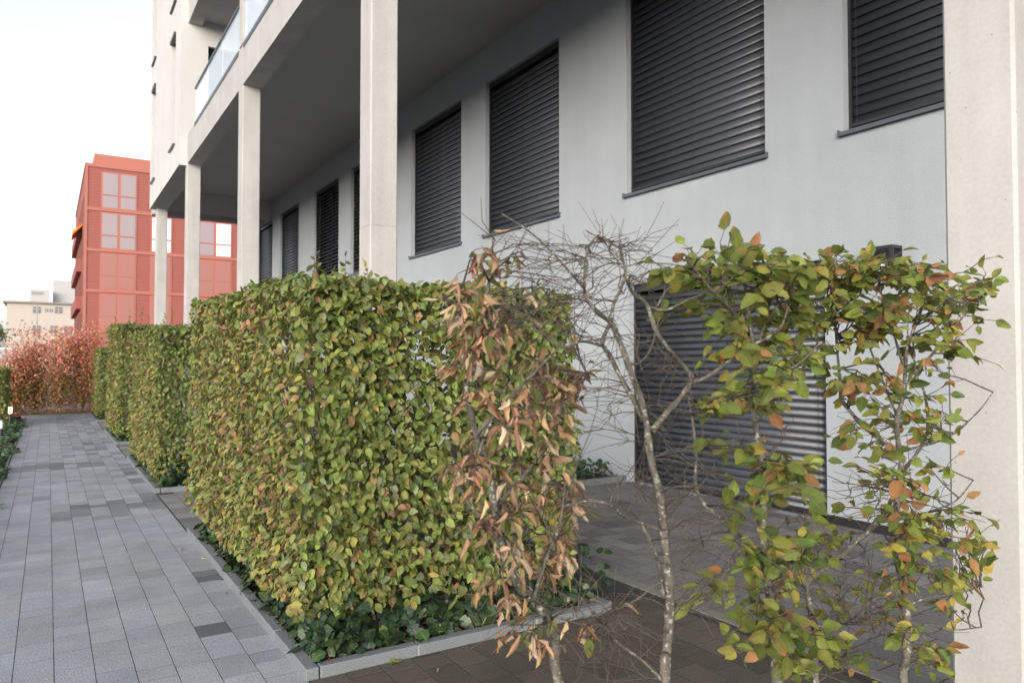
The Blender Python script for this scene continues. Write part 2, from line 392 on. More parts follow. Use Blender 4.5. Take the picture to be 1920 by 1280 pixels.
# ------------------------------------------------------------------ apartment building
XW = 6.6; REC = .14
bld = thing('apartment_building', (6.6, 12, 0), 'white rendered apartment building on concrete columns with dark blinds', 'building')
WIN = [(2.1,4.37),(5.31,7.59),(9.15,11.41),(12.33,14.6),(16.1,18.38),(19.33,21.56),(23.1,25.33),(26.3,28.5)]
WZ = (3.86, 6.6)
SHUT = [(4.6,7.55),(9.12,11.9)]
SZ = (.0, 2.63)
def wall_x(name, x, y0, y1, z0, z1, holes, rec, mat, parent):
    m_ = MB()
    ys = sorted({y0,y1,*[h[0] for h in holes],*[h[1] for h in holes]}); zs = sorted({z0,z1,*[h[2] for h in holes],*[h[3] for h in holes]})
    for i in range(len(ys)-1):
        for j in range(len(zs)-1):
            cy, cz = (ys[i]+ys[i+1])/2, (zs[j]+zs[j+1])/2
            if any(h[0] < cy < h[1] and h[2] < cz < h[3] for h in holes): continue
            m_.add([(x,ys[i],zs[j]),(x,ys[i+1],zs[j]),(x,ys[i+1],zs[j+1]),(x,ys[i],zs[j+1])], [(0,3,2,1)])
    for a,b,c,d in holes:
        m_.add([(x,a,c),(x,b,c),(x,b,d),(x,a,d),(x+rec,a,c),(x+rec,b,c),(x+rec,b,d),(x+rec,a,d)], [(0,1,5,4),(1,2,6,5),(2,3,7,6),(3,0,4,7)])
    return m_.build(name, mat, parent)
Y0, Y1 = -6., 28.6
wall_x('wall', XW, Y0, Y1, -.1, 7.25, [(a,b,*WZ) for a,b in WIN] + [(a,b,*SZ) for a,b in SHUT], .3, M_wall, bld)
m_ = MB(); m_.box(XW+.3, XW+.4, Y0, Y1, -.1, 7.25); m_.build('leak_backing', M_dark, bld)  # unseen dark backing, added to stop light leaking through the openings

# one slat profile per kind, shared between alike slats
def slat_mesh(length, wd, curve, tilt, thick=.003):
    m_ = MB(); up = []; lo = []
    for k in range(6):
        t = -1+2*k/5; x = t*wd/2; z = curve*(1-t*t)
        up.append((x,z+thick/2)); lo.append((x,z-thick/2))
    prof = up + lo[::-1]; c, s = math.cos(tilt), math.sin(tilt)
    m_.prism_y([(x*c-z*s, x*s+z*c) for x,z in prof], -length/2, length/2)
    me = m_.mesh('slat', M_slat)
    me.polygons.foreach_set('use_smooth', [len(p.vertices)==4 for p in me.polygons])
    return me
_sl = {}
def blind(parent, y0, y1, z0, z1, pitch, tilt, sill=True, first=.09, curve=.009):
    """window or door opening with external venetian blind"""
    xb = XW+REC-.03
    f = MB(); fx0, fx1 = XW+.2, XW+.26
    f.box(fx0,fx1,y0,y0+.07,z0,z1); f.box(fx0,fx1,y1-.07,y1,z0,z1); f.box(fx0,fx1,y0+.07,y1-.07,z0,z0+.07); f.box(fx0,fx1,y0+.07,y1-.07,z1-.07,z1)
    f.box(fx0,fx1,(y0+y1)/2-.04,(y0+y1)/2+.04,z0+.07,z1-.07)
    w = f.build('window', M_dark, parent)
    for a,b in ((y0+.07,(y0+y1)/2-.04),((y0+y1)/2+.04,y1-.07)):
        g = MB(); g.box(XW+.225,XW+.235,a+.002,b-.002,z0+.072,z1-.072); g.build('pane', M_pane, w)
    for a in (y0+.003, y1-.033):
        g = MB(); g.box(xb-.03, xb+.03, a, a+.03, z0, z1-.002); g.build('guide_rail', M_dark, w)
    g = MB(); g.box(xb-.045, xb+.045, y0+.035, y1-.035, z1-.10, z1-.004); g.build('head_box', M_dark, w)
    key = (round(y1-y0,2), tilt, pitch)
    if key not in _sl: _sl[key] = slat_mesh(y1-y0-.075, pitch*1.14, curve, tilt)
    z = z0 + first; ym = (y0+y1)/2
    while z < z1-.13:
        o = link('slat', _sl[key], w); o.location = (xb, ym, z); o.rotation_euler = (random.gauss(0,.0006), random.gauss(0,.02), 0)
        z += pitch
    g = MB(); g.prism_y([(xb-.035,z0+first-.062),(xb+.03,z0+first-.062),(xb+.03,z0+first-.03),(xb-.02,z0+first-.022),(xb-.035,z0+first-.03)], y0+.04, y1-.04); g.build('bottom_rail', M_dark, w)
    for fr in (.045, .5, .955):
        yy = y0+(y1-y0)*fr; g = MB(); g.tube([(xb-.046,yy,z0+first-.05),(xb-.046,yy,z1-.06)], [.0025]*2, 5); g.build('cord', M_dark, w)
    if sill:
        g = MB(); g.prism_y([(XW-.05,z0-.048),(XW-.046,z0-.05),(XW-.046,z0-.012),(XW+.19,z0+.016),(XW+.19,z0+.02),(XW-.05,z0-.008)], y0-.035, y1+.035); 
        for yy in (y0-.04, y1+.035): g.box(XW-.05, XW+.02, yy, yy+.005, z0-.048, z0+.016)
        g.build('sill', M_sill, w)
for i,(a,b) in enumerate(WIN):
    tilt = math.radians([76,76,74,72,34,36,68,70][i])
    blind(bld, a, b, *WZ, .0975, tilt, first=.11)
for a,b in SHUT: blind(bld, a, b, *SZ, .081, math.radians(70), sill=False, first=.1, curve=.016)
m_ = MB(); m_.box(XW-.02, XW, 2.0, 4.6, 0, .085); m_.build('base_strip', M_dark, bld)
m_ = MB(); m_.box(XW-.02, XW, -4.0, 1.99, 0, .085); m_.build('base_strip', M_dark, bld)

# columns, edge beam, soffit
XC = 2.9
cols = [(-4.97,.26),(1.254,.25),(7.475,.33),(13.73,.36),(19.96,.36),(26.1,.4)]
for i,(y,a) in enumerate(cols):
    zt = 6.58; zj = 3.07 if i == 2 else 3.58
    m_ = MB(); m_.cbox(XC, XC+.315, y, y+a, -.1, zj-.004, .012, top=False); m_.build('column', M_conc, bld)
    m_ = MB(); m_.cbox(XC+.001, XC+.314, y+.001, y+a-.001, zj, zt, .012, top=False); m_.build('column', M_conc, bld)
    m_ = MB(); m_.box(XC+.006, XC+.309, y+.006, y+a-.006, zj-.005, zj+.001); m_.build('column_joint', M_mortar, bld)
m_ = MB(); m_.box(XC, XC+.33, Y0, 20.1, 6.58, 7.3); m_.build('edge_beam', M_conc, bld)
m_ = MB(); m_.box(XC+.33, XW+.4, Y0, 28.6, 7.25, 7.32); m_.build('soffit', M_soffit, bld)
m_ = MB(); m_.box(XC+.1, XW, 28.2, 28.6, 6.72, 7.249); m_.build('end_beam', M_soffit, bld)
# balcony deck, glass and rail
m_ = MB(); m_.box(XC+.02, XW+.4, Y0, 20.1, 7.321, 7.36); m_.build('balcony_deck', M_conc, bld)
for a,b in ((1.7,7.4),(7.85,13.68),(14.12,18.95)):
    m_ = MB(); m_.box(XC-.012, XC+.055, a, b, 7.24, 7.33); m_.build('balustrade_base', M_rail, bld)
    n = 3; L = (b-a)/n
    for k in range(n):
        m_ = MB(); m_.box(XC+.012, XC+.028, a+k*L+.01, a+(k+1)*L-.01, 7.331, 8.14); m_.build('balustrade_pane', M_bglass, bld)
    m_ = MB(); m_.box(XC-.012, XC+.05, a, b, 8.141, 8.19); m_.build('handrail', M_rail, bld)
for y,a in cols[1:4]:
    m_ = MB(); m_.cbox(XC+.001, XC+.33, y, y+a, 7.362, 10.2, .012, top=False); m_.build('column', M_conc, bld)
m_ = MB(); m_.box(XC, XC+.33, Y0, 20.09, 10.2, 10.9); m_.build('edge_beam', M_conc, bld)
m_ = MB(); m_.box(XC+.33, 9, Y0, 20.09, 10.34, 10.42); m_.build('soffit', M_soffit, bld)
wall_x('wall', 6.0, Y0, 20.1, 7.362, 10.33, [(15.2,18.2,7.5,9.9),(9,12,7.5,9.9)], .2, M_wall, bld)
for a,b in ((15.2,18.2),(9,12)):
    m_ = MB(); m_.box(6.19, 6.24, a, b, 7.5, 9.9); m_.build('balcony_window', M_pane, bld)
m_ = MB(); m_.box(6.3, 12, Y0, 28.6, 7.4, 10.3); m_.build('light_block_core', M_wall, bld)  # unseen mass added behind the balcony wall to block light
m_ = MB(); m_.box(XC+.1, 12, Y0, 20.08, 10.91, 14.5); m_.build('light_block_upper', M_wall, bld)  # plain unseen block above the balcony, added to keep light out
# projecting bay at the far end
XB = 2.726
bw = [(20.95,21.75,7.3,10.27),(25.2,26.0,7.3,10.27),(20.95,21.75,11.1,14.1),(25.2,26.0,11.1,14.1)]
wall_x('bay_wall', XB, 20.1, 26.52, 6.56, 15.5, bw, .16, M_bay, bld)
m_ = MB()
hx0, hx1, hz0, hz1 = 3.38, 4.4, 7.362, 9.72
m_.add([(XB,20.1,6.56),(XC+.33,20.1,6.56),(XC+.33,20.1,15.5),(XB,20.1,15.5)], [(0,1,2,3)]); m_.add([(XC+.33,20.1,7.33),(hx0,20.1,7.33),(hx0,20.1,15.5),(XC+.33,20.1,15.5)], [(0,1,2,3)])
m_.add([(hx0,20.1,hz1),(hx1,20.1,hz1),(hx1,20.1,15.5),(hx0,20.1,15.5)], [(0,1,2,3)])
m_.add([(hx1,20.1,7.33),(6.3,20.1,7.33),(6.3,20.1,15.5),(hx1,20.1,15.5)], [(0,1,2,3)])
m_.add([(hx0,20.1,7.33),(hx1,20.1,7.33),(hx1,20.1,hz0),(hx0,20.1,hz0)], [(0,1,2,3)])
for x in (hx0, hx1): m_.add([(x,20.1,hz0),(x,20.3,hz0),(x,20.3,hz1),(x,20.1,hz1)], [(0,1,2,3)])
m_.add([(hx0,20.1,hz1),(hx1,20.1,hz1),(hx1,20.3,hz1),(hx0,20.3,hz1)], [(0,1,2,3)])
m_.add([(XB,26.52,6.56),(9,26.52,6.56),(9,26.52,15.5),(XB,26.52,15.5)], [(0,3,2,1)])
m_.add([(XB,20.1,15.5),(9,20.1,15.5),(9,26.52,15.5),(XB,26.52,15.5)], [(0,1,2,3)])
m_.build('bay_side_wall', M_bay, bld)
m_ = MB(); m_.box(hx0, hx1, 20.22, 20.28, hz0, hz1); m_.build('balcony_door', M_pane, bld)
m_ = MB(); m_.add([(XB,20.1,6.56),(XC+.34,20.1,6.56),(XC+.34,26.52,6.56),(XB,26.52,6.56)], [(0,1,2,3)]); m_.add([(XC+.335,20.1,6.56),(XC+.335,28.4,6.56),(XC+.335,28.4,7.25),(XC+.335,20.1,7.25)], [(0,1,2,3)]); m_.build('bay_underside', M_soffit, bld)
for a,b,c,d in bw:
    m_ = MB(); m_.box(XB+.11, XB+.15, a, b, c, d); w = m_.build('window', M_pane, bld)
    m_ = MB(); m_.box(XB-.06, XB+.1, a-.05, b+.05, c-.045, c-.002); m_.build('sill', M_rail, w)
    m_ = MB(); m_.box(XB-.05, XB+.05, a, b, d-.09, d-.002); m_.build('head_box', M_rail, w)

# wall lamp
lamp = thing('wall_lamp', (XW, 3.95, 2.6), 'black open box-frame wall lamp beside the concrete column', 'lamp')
y0,y1,z0,z1,x0 = 3.80,4.10,2.40,2.66,XW-.16
m_ = MB()
for y in (y0,y1-.03):
    for z in (z0,z1-.03): m_.box(x0,XW-.012,y,y+.03,z,z+.03)
    m_.box(x0,x0+.03,y,y+.03,z0+.03,z1-.03)
for z in (z0,z1-.03): m_.box(x0,x0+.03,y0+.03,y1-.03,z,z+.03)
m_.build('frame', M_dark, lamp)
m_ = MB(); m_.box(XW-.012,XW-.001,y0,y1,z0,z1); m_.build('back_plate', M_dark, lamp)
m_ = MB(); m_.tube([(XW-.085,3.95,z0+.03),(XW-.085,3.95,z0+.12)], [.03,.03], 14); m_.build('lamp_shade', plain('opal', (.6,.6,.58), .4), lamp)

# ------------------------------------------------------------------ red office building
def red_mat(name, col, lines):
    m, ns, ls, b = new_mat(name)
    geo = N(ns, 'ShaderNodeNewGeometry'); sep = N(ns, 'ShaderNodeSeparateXYZ'); ls.new(geo.outputs['Position'], sep.inputs[0])
    a = N(ns, 'ShaderNodeMath', operation='MULTIPLY'); a.inputs[1].default_value = 6.283/.22; ls.new(sep.outputs[2], a.inputs[0])
    s_ = N(ns, 'ShaderNodeMath', operation='SINE'); ls.new(a.outputs[0], s_.inputs[0])
    bp = N(ns, 'ShaderNodeBump', Strength=lines, Distance=.03); ls.new(s_.outputs[0], bp.inputs['Height']); ls.new(bp.outputs[0], b.inputs['Normal'])
    b.inputs['Base Color'].default_value = (*col,1); b.inputs['Roughness'].default_value = .7
    return m
M_red = red_mat('red_cladding', (.27,.078,.06), .2); M_redb = plain('red_band', (.37,.125,.09), .6); M_redd = plain('red_reveal', (.17,.045,.032), .8)
M_scr = plain('pale_screen', (.30,.245,.26), .5); M_scr2 = plain('pink_screen', (.32,.135,.11), .5); M_white = plain('bright_white', (.8,.8,.8), .5)
D = 65.; redb = thing('red_building', (12, D, 0), 'red clad office block with paired windows beyond the far hedge', 'building')
RX0, RX1 = 2.25, 40.
m_ = MB(); m_.box(RX0, RX1, D, 89, -.1, 16.6); m_.build('wall', M_red, redb)
m_ = MB(); m_.box(RX0-.06, RX1+.1, D-.08, 89.1, 16.6, 16.85); m_.build('parapet', M_redb, redb)
m_ = MB(); m_.box(RX0+.6, RX1-2, D+1, 85, 16.86, 17.9); m_.build('penthouse', M_redb, redb)
for z in (13.35, 10.2, 7.05, 3.9):
    m_ = MB(); m_.box(RX0-.05, RX1+.05, D-.07, D-.002, z-.11, z+.11); m_.build('band', M_redb, redb)
m_ = MB(); m_.box(RX0-.04, RX0+.14, D-.06, D-.003, .5, 16.59); m_.build('corner_trim', M_redb, redb)
pairs = [(3.40,5.68),(6.9,8.25),(10.4,12.85),(15,17.3),(20,22.3),(25,27.3)]
for zi, z in enumerate((13.5, 10.36, 7.2, 4.05, .9)):
    for pi, (a,b) in enumerate(pairs):
        f = MB(); f.box(a-.12,b+.12,D-.05,D-.004,z-.05,z+2.82); w = f.build('window', M_redd if zi < 0 else M_redb, redb)
        mid = (a+b)/2
        for (p,q) in ((a,mid-.1),(mid+.1,b)):
            for (u,v) in ((z+.03,z+.93),(z+1.05,z+2.72)):
                g = MB(); g.box(p,q,D-.075,D-.051,u,v)
                mt = M_scr if zi < 2 else M_scr2
                if pi == 1 and zi == 1: mt = M_white
                if pi == 2 and zi == 1 and p > mid: mt = M_white
                g.build('pane', mt, w)
# side facade: stacked loggias seen at a sharp angle
for z in (12.2, 9.1, 6.0, 2.9):
    m_ = MB(); m_.box(RX0-.35, RX0-.01, D+6, 88, z, z+1.05); m_.build('balcony_parapet', M_red, redb)
    m_ = MB(); m_.box(RX0-.02, RX0+.0, D+3, 87.5, z+1.06, z+2.7); m_.build('loggia_opening', M_redd, redb)
m_ = MB(); m_.prism_y([(RX0-.7,12.3),(RX0-.02,12.9),(RX0-.02,12.8),(RX0-.7,12.0)], D+5, D+9); m_.build('awning', plain('orange_awning', (.8,.22,.01), .7), redb)

# pale far building
D2 = 140.; pale = thing('pale_building', (0, D2, 0), 'cream low building far away with grey roof box, left of red block', 'building')
M_cream = plain('cream_render', (.46,.40,.35), .8); M_grey = plain('roof_grey', (.40,.395,.39), .8); M_gr2 = plain('grey_glass', (.17,.18,.19), .3); M_roof = plain('roof_edge', (.26,.23,.2), .7)
m_ = MB(); m_.box(-5.6, 9, D2, D2+14, -.1, 10.9); m_.build('wall', M_cream, pale)
m_ = MB(); m_.prism_x([(D2-.5,10.9),(D2+14,10.9),(D2+14,11.6),(D2-.5,11.15)], -6.1, 9.4); m_.build('roof', M_roof, pale)
m_ = MB(); m_.box(-2.6, .05, D2+2, D2+8, 11.3, 13.3); w = m_.build('roof_box', M_grey, pale)
m_ = MB(); m_.box(-2.4, -.8, D2+1.94, D2+1.99, 12.5, 12.9); m_.build('vent', M_roof, w)
m_ = MB(); m_.box(.55, 6, D2+4, D2+12, 11.3, 15.1); w = m_.build('roof_tower', M_grey, pale)
m_ = MB(); m_.tube([(1.2,D2+6,15.1),(1.2,D2+6,16)], [.05,.04], 5); m_.build('antenna', M_roof, w)
for x, wd, z, h in ((-2.15,1.05,9.35,1.0),(-.55,.45,9.6,.55),(.1,.45,9.6,.55),(.8,1.05,9.4,1.05),(3.5,1.05,9.4,1.05),(-2.15,1.05,6.2,1.2),(.2,1.05,6.2,1.2),(2.2,1.05,6.2,1.2)):
    m_ = MB(); m_.box(x,x+wd,D2-.06,D2-.01,z,z+h); w = m_.build('window', M_gr2, pale)
    m_ = MB(); m_.box(x+wd/2-.05,x+wd/2+.05,D2-.1,D2-.061,z,z+h); m_.box(x,x+wd,D2-.1,D2-.061,z+h*.6,z+h*.6+.07); m_.build('frame', M_cream, w)
pole = MB(); pole.tube([(-1.1,100,0),(-1.1,100,7.9)], [.05,.035], 6)
tag(pole.build('lamp_post', M_gr2), 'thin grey lamp post in front of the cream far building', 'lamp post')

# ------------------------------------------------------------------ leaves
def leaf_template(nt, nu, shape='beech', fold=.25, bend=.5, roll=0., serr=0., twist=0., seed=0, crumple=0.):
    """one leaf of length 1 along +y, blade in the xy plane, normal +z; returns verts, quads, uv"""
    r = np.random.default_rng(seed); V = []; UV = []
    us = np.linspace(-1, 1, nu); ts = np.linspace(0, 1, nt)
    y = 0.; z = 0.; py = 0.; ang = bend*-.3
    for i, t in enumerate(ts):
        if i:
            dt = ts[i]-ts[i-1]; ang += bend*dt; y += math.cos(ang)*dt; z -= math.sin(ang)*dt
        if shape == 'beech': w = .33*math.sin(math.pi*min(1,(t*.95+.03)**.80))**.85*(1-.12*t)
        else: w = .5*[.15,.62,1.0,.72,.82,.42,.06][min(6,int(round(t*6)))]
        if i == nt-1: w = .012
        if i == 0: w = .03
        for u in us:
            ww = w*(1+serr*r.uniform(-1,1)*(abs(u) > .9))
            if roll:
                ph = u*roll; x = ww*math.sin(ph)/roll*1.0; zz = ww*(1-math.cos(ph))/roll
            else:
                x = ww*u*math.cos(fold); zz = abs(u)*ww*math.sin(fold) + .05*r.uniform(-1,1)*w*(abs(u)>.9)
            a2 = twist*t; x, zz = x*math.cos(a2)-zz*math.sin(a2), x*math.sin(a2)+zz*math.cos(a2)
            if crumple and abs(u) > .15: x += crumple*r.normal()*w*2; zz += crumple*r.normal()*w*3
            V.append((x, y + zz*math.sin(ang), z + zz*math.cos(ang))); UV.append(((u+1)/2, t))
    F = [(i*nu+k, i*nu+k+1, (i+1)*nu+k+1, (i+1)*nu+k) for i in range(nt-1) for k in range(nu-1)]
    return np.array(V), np.array(F), np.array(UV)
def template_mesh(name, tpl, mat):
    V, F, UV = tpl; me = bpy.data.meshes.new(name); me.from_pydata(V.tolist(), [], F.tolist())
    uv = me.uv_layers.new(name='UVMap'); uv.data.foreach_set('uv', UV[F.ravel()].astype('f').ravel())
    me.materials.append(mat); me.polygons.foreach_set('use_smooth', [True]*len(F)); return me
def basis(T, Nn):
    T = unit(T); Nn = unit(Nn - (Nn*T).sum(-1, keepdims=True)*T); B = np.cross(T, Nn); return B, T, Nn
def leaf_mass(name, parent, pos, T, Nn, ln, wd, col, tpls, mat):
    if len(pos) == 0: return None
    B, T, Nn = basis(T, Nn); vs=[]; fs=[]; uvs=[]; cs=[]; off = 0
    which = rng.integers(0, len(tpls), len(pos))
    for k, (V, F, UV) in enumerate(tpls):
        ix = np.where(which == k)[0]
        if len(ix) == 0: continue
        P = (pos[ix,None,:] + (V[None,:,0:1]*(ln[ix]*wd[ix])[:,None,None])*B[ix,None,:] + (V[None,:,1:2]*ln[ix][:,None,None])*T[ix,None,:]
             + (V[None,:,2:3]*ln[ix][:,None,None])*Nn[ix,None,:])
        n = len(ix); nv = len(V)
        vs.append(P.reshape(-1,3)); fs.append((F[None]+ (np.arange(n)*nv)[:,None,None] + off).reshape(-1,4))
        uvs.append(np.tile(UV[F.ravel()], (n,1))); cs.append(np.repeat(col[ix], nv, axis=0)); off += n*nv
    v = np.vstack(vs).astype('f'); f = np.vstack(fs).astype('i'); uvv = np.vstack(uvs).astype('f'); c = np.vstack(cs).astype('f')
    me = bpy.data.meshes.new(name); me.vertices.add(len(v)); me.vertices.foreach_set('co', v.ravel())
    me.loops.add(f.size); me.loops.foreach_set('vertex_index', f.ravel())
    me.polygons.add(len(f)); me.polygons.foreach_set('loop_start', np.arange(0, f.size, 4, dtype='i'))
    me.update(calc_edges=True)
    me.polygons.foreach_set('use_smooth', np.ones(len(f), dtype=bool))
    uvl = me.uv_layers.new(name='UVMap'); uvl.data.foreach_set('uv', uvv.ravel())
    a = me.attributes.new('tint', 'FLOAT_COLOR', 'POINT'); a.data.foreach_set('color', np.hstack([c, np.ones((len(c),1),'f')]).astype('f').ravel())
    me.materials.append(mat); me.validate()
    o = link(name, me, parent); tag(o, kind='stuff'); return o
def single_leaves(parent, pos, T, Nn, ln, wd, col, meshes, name='leaf'):
    B, T, Nn = basis(T, Nn); L = np.array(parent.location)
    for i in range(len(pos)):
        o = bpy.data.objects.new(name, meshes[i % len(meshes)]); COL.objects.link(o); o.parent = parent
        s, w = ln[i], ln[i]*wd[i]; p = pos[i]-L
        o.matrix_basis = Matrix(((B[i][0]*w, T[i][0]*s, Nn[i][0]*s, p[0]), (B[i][1]*w, T[i][1]*s, Nn[i][1]*s, p[1]), (B[i][2]*w, T[i][2]*s, Nn[i][2]*s, p[2]), (0,0,0,1)))
        o.color = (*[float(c) for c in col[i]], 1)
TPL_LO = [leaf_template(5, 3, fold=a, bend=b, seed=i) for i,(a,b) in enumerate(((.25,.5),(.4,.2),(.15,.9),(.3,-.4)))]
TPL_HI = [leaf_template(8, 5, fold=a, bend=b, serr=.14, seed=i, twist=tw, crumple=.02) for i,(a,b,tw) in enumerate(((.22,.5,.1),(.38,.25,-.2),(.12,.9,.25),(.3,-.35,.1),(.45,.6,-.1),(.2,.1,.3)))]
TPL_DRY = [leaf_template(7, 5, roll=r_, bend=b, serr=.2, seed=i+20, twist=tw, crumple=.045) for i,(r_,b,tw) in enumerate(((1.9,.3,.5),(2.6,.1,-.7),(1.5,.5,.8),(2.9,.2,.4),(2.1,-.35,-.6),(1.2,.7,.9),(1.7,.05,-1.0),(2.3,.45,.2)))]
TPL_IVY = [leaf_template(7, 3, shape='ivy', fold=a, bend=b, seed=i) for i,(a,b) in enumerate(((.12,.3),(.2,.6),(.05,.1)))]
ME_HI = [template_mesh('leaf', t, M_leafO) for t in TPL_HI]
ME_EDGE = [template_mesh('leaf', t, M_leafE) for t in TPL_HI]
ME_DRY = [template_mesh('leaf', t, M_leafD) for t in TPL_DRY]
ME_IVY = [template_mesh('leaf', t, M_ivyO) for t in TPL_IVY]
def palette(n, cols, wts, jit=.18):
    wts = np.array(wts, float); k = rng.choice(len(cols), n, p=wts/wts.sum()); c = np.array(cols)[k]
    return np.clip(c*(1+rng.normal(0,jit,(n,1)))*(1+rng.normal(0,.06,(n,3))), .004, .9)
GREENS = [(.155,.20,.042),(.205,.24,.06),(.115,.157,.043),(.245,.258,.072),(.185,.218,.11),(.30,.25,.065),(.25,.15,.065),(.35,.20,.095),(.13,.075,.042)]
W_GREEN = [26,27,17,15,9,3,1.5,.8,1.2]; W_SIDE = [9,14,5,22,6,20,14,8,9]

def wob(p, s=0.):
    x, y, z = p[:,0], p[:,1], p[:,2]
    return .42*(.035*np.sin(x*5.1+z*3.3+s)+.035*np.sin(y*4.3-z*4.1+1.7+s)+.025*np.sin(z*9.2+x*7.7+y*6.1+s)+.02*np.sin(x*17+y*19+z*15))
def hedge_points(box, n, faces, dscale=.06, seed=0.):
    """points near the clipped faces of a hedge block, with outward directions"""
    x0,x1,y0,y1,z0,z1 = box
    ar = {'-x':(y1-y0)*(z1-z0),'+x':(y1-y0)*(z1-z0),'-y':(x1-x0)*(z1-z0),'+y':(x1-x0)*(z1-z0),'+z':(x1-x0)*(y1-y0)}
    tot = sum(ar[f]*w for f,w in faces.items()); P=[]; O=[]
    for f,w in faces.items():
        k = int(n*ar[f]*w/tot); u = rng.random((k,3))*[x1-x0,y1-y0,z1-z0]+[x0,y0,z0]; d = np.minimum(rng.exponential(dscale,k), .4)
        o = {'-x':(-1,0,0),'+x':(1,0,0),'-y':(0,-1,0),'+y':(0,1,0),'+z':(0,0,1)}[f]; o = np.array(o,float); ax = int(np.argmax(np.abs(o)))
        u[:,ax] = (x0,y0,z0)[ax] if o[ax] < 0 else (x1,y1,z1)[ax]
        u -= o*(d - wob(u, seed))[:,None]
        P.append(u); O.append(np.tile(o,(k,1)))
    return np.vstack(P), np.vstack(O)
def leaf_dirs(O, up=.55, jit=.5, droop=.6):
    n = len(O); Nn = unit(O + np.array([0,0,up]) + rng.normal(0,jit,(n,3)))
    T = unit(np.array([0,0,-droop]) + O*.35 + rng.normal(0,.5,(n,3)))
    return T, Nn
def stems(parent, spots, h, mat=M_bark, r=.012, name='stem'):
    for (x,y) in spots:
        m_ = MB(); k = 7; P = [(x+random.gauss(0,.025), y+random.gauss(0,.025), .02+h*i/(k-1)) for i in range(k)]
        P = smoothline(P, 3); m_.tube(P, np.linspace(r, r*.35, len(P)), 6)
        for j in range(10):
            i = random.randrange(3, len(P)-2); a = random.uniform(0, 6.28); L = random.uniform(.12,.28)
            q = P[i]; e = q + np.array([math.cos(a)*L, math.sin(a)*L, random.uniform(.02,.2)])
            m_.tube(smoothline([q, (q+e)/2+rng.normal(0,.015,3), e], 3), np.linspace(r*.3, .0015, 7), 4)
        m_.build(name, mat, parent, smooth=True)
def make_hedge(label, loc, blocks, ln=.064, singles=0, stem_spots=(), h=1.95, weights=None, holes=None, shoots=0, shoot_h=.3, wf=None, group='hornbeam hedges along the path'):
    """blocks: (box, n, faces, dscale)"""
    t = thing('hedge', loc, label, 'hedge', group)
    Ps=[]; Os=[]; Cs=[]
    for bi,(box,n,faces,ds) in enumerate(blocks):
        P,O = hedge_points(box, n, faces, ds, bi*2.1)
        P[:,2] = np.maximum(P[:,2], .12); P[:,2] += np.where(P[:,2] > 1., (P[:,1]-box[2])*.016, 0)
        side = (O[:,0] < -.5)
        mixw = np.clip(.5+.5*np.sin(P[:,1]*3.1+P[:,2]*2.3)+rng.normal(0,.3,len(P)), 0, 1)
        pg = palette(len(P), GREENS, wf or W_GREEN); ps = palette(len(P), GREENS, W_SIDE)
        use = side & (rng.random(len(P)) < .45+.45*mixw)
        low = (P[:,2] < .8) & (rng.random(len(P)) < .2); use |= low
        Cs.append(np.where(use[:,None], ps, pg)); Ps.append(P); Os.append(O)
    P = np.vstack(Ps); O = np.vstack(Os); C = np.vstack(Cs)
    if holes is not None:
        k = holes(P); P, O, C = P[k], O[k], C[k]
    T, Nn = leaf_dirs(O); L = rng.triangular(.4,.95,1.25,len(P))*ln; W = rng.uniform(.8,1.25,len(P))
    L *= np.where(O[:,0] < -.5, .82, 1.)
    sing = np.zeros(len(P), bool)
    if singles:
        dz = depth(P); face = (O[:,1] < -.5) | (O[:,0] < -.5)
        prot = P[:,1]*1. ; score = dz + np.where(face, 0, 3) + np.where(O[:,1] < -.5, (P[:,1]-blocks[0][0][2])*9, (P[:,0]-blocks[0][0][0])*9+.6)
        sing[np.argsort(score)[:singles]] = True
        single_leaves(t, P[sing], T[sing], Nn[sing], L[sing], W[sing], C[sing], ME_HI)
    k = ~sing
    leaf_mass('foliage', t, P[k], T[k], Nn[k], L[k], W[k], C[k], TPL_LO, M_leafA)
    stems(t, stem_spots, h)
    for _ in range(shoots):
        box = random.choice(blocks)[0]
        q = np.array([random.uniform(box[0]+.05,box[1]-.05), random.uniform(box[2],box[3]), box[5]-.1])
        e = q + np.array([random.gauss(0,.04), random.gauss(0,.04), random.uniform(.5,1.05)*shoot_h])
        m_ = MB(); m_.tube([q,(q+e)/2+rng.normal(0,.01,3),e], [.0025,.002,.001], 4); m_.build('shoot', M_twig, t)
        n = 7; f_ = np.linspace(.35,1,n)[:,None]; PP = q+(e-q)*f_
        TT = rng.normal(0,.6,(n,3))+[0,0,.5]; leaf_mass('shoot_leaves', t, PP, TT, rng.normal(0,.6,(n,3))+[0,0,.7], rng.uniform(.7,1,n)*ln*.75, np.ones(n), palette(n,GREENS,W_GREEN), TPL_LO, M_leafA)
    return t

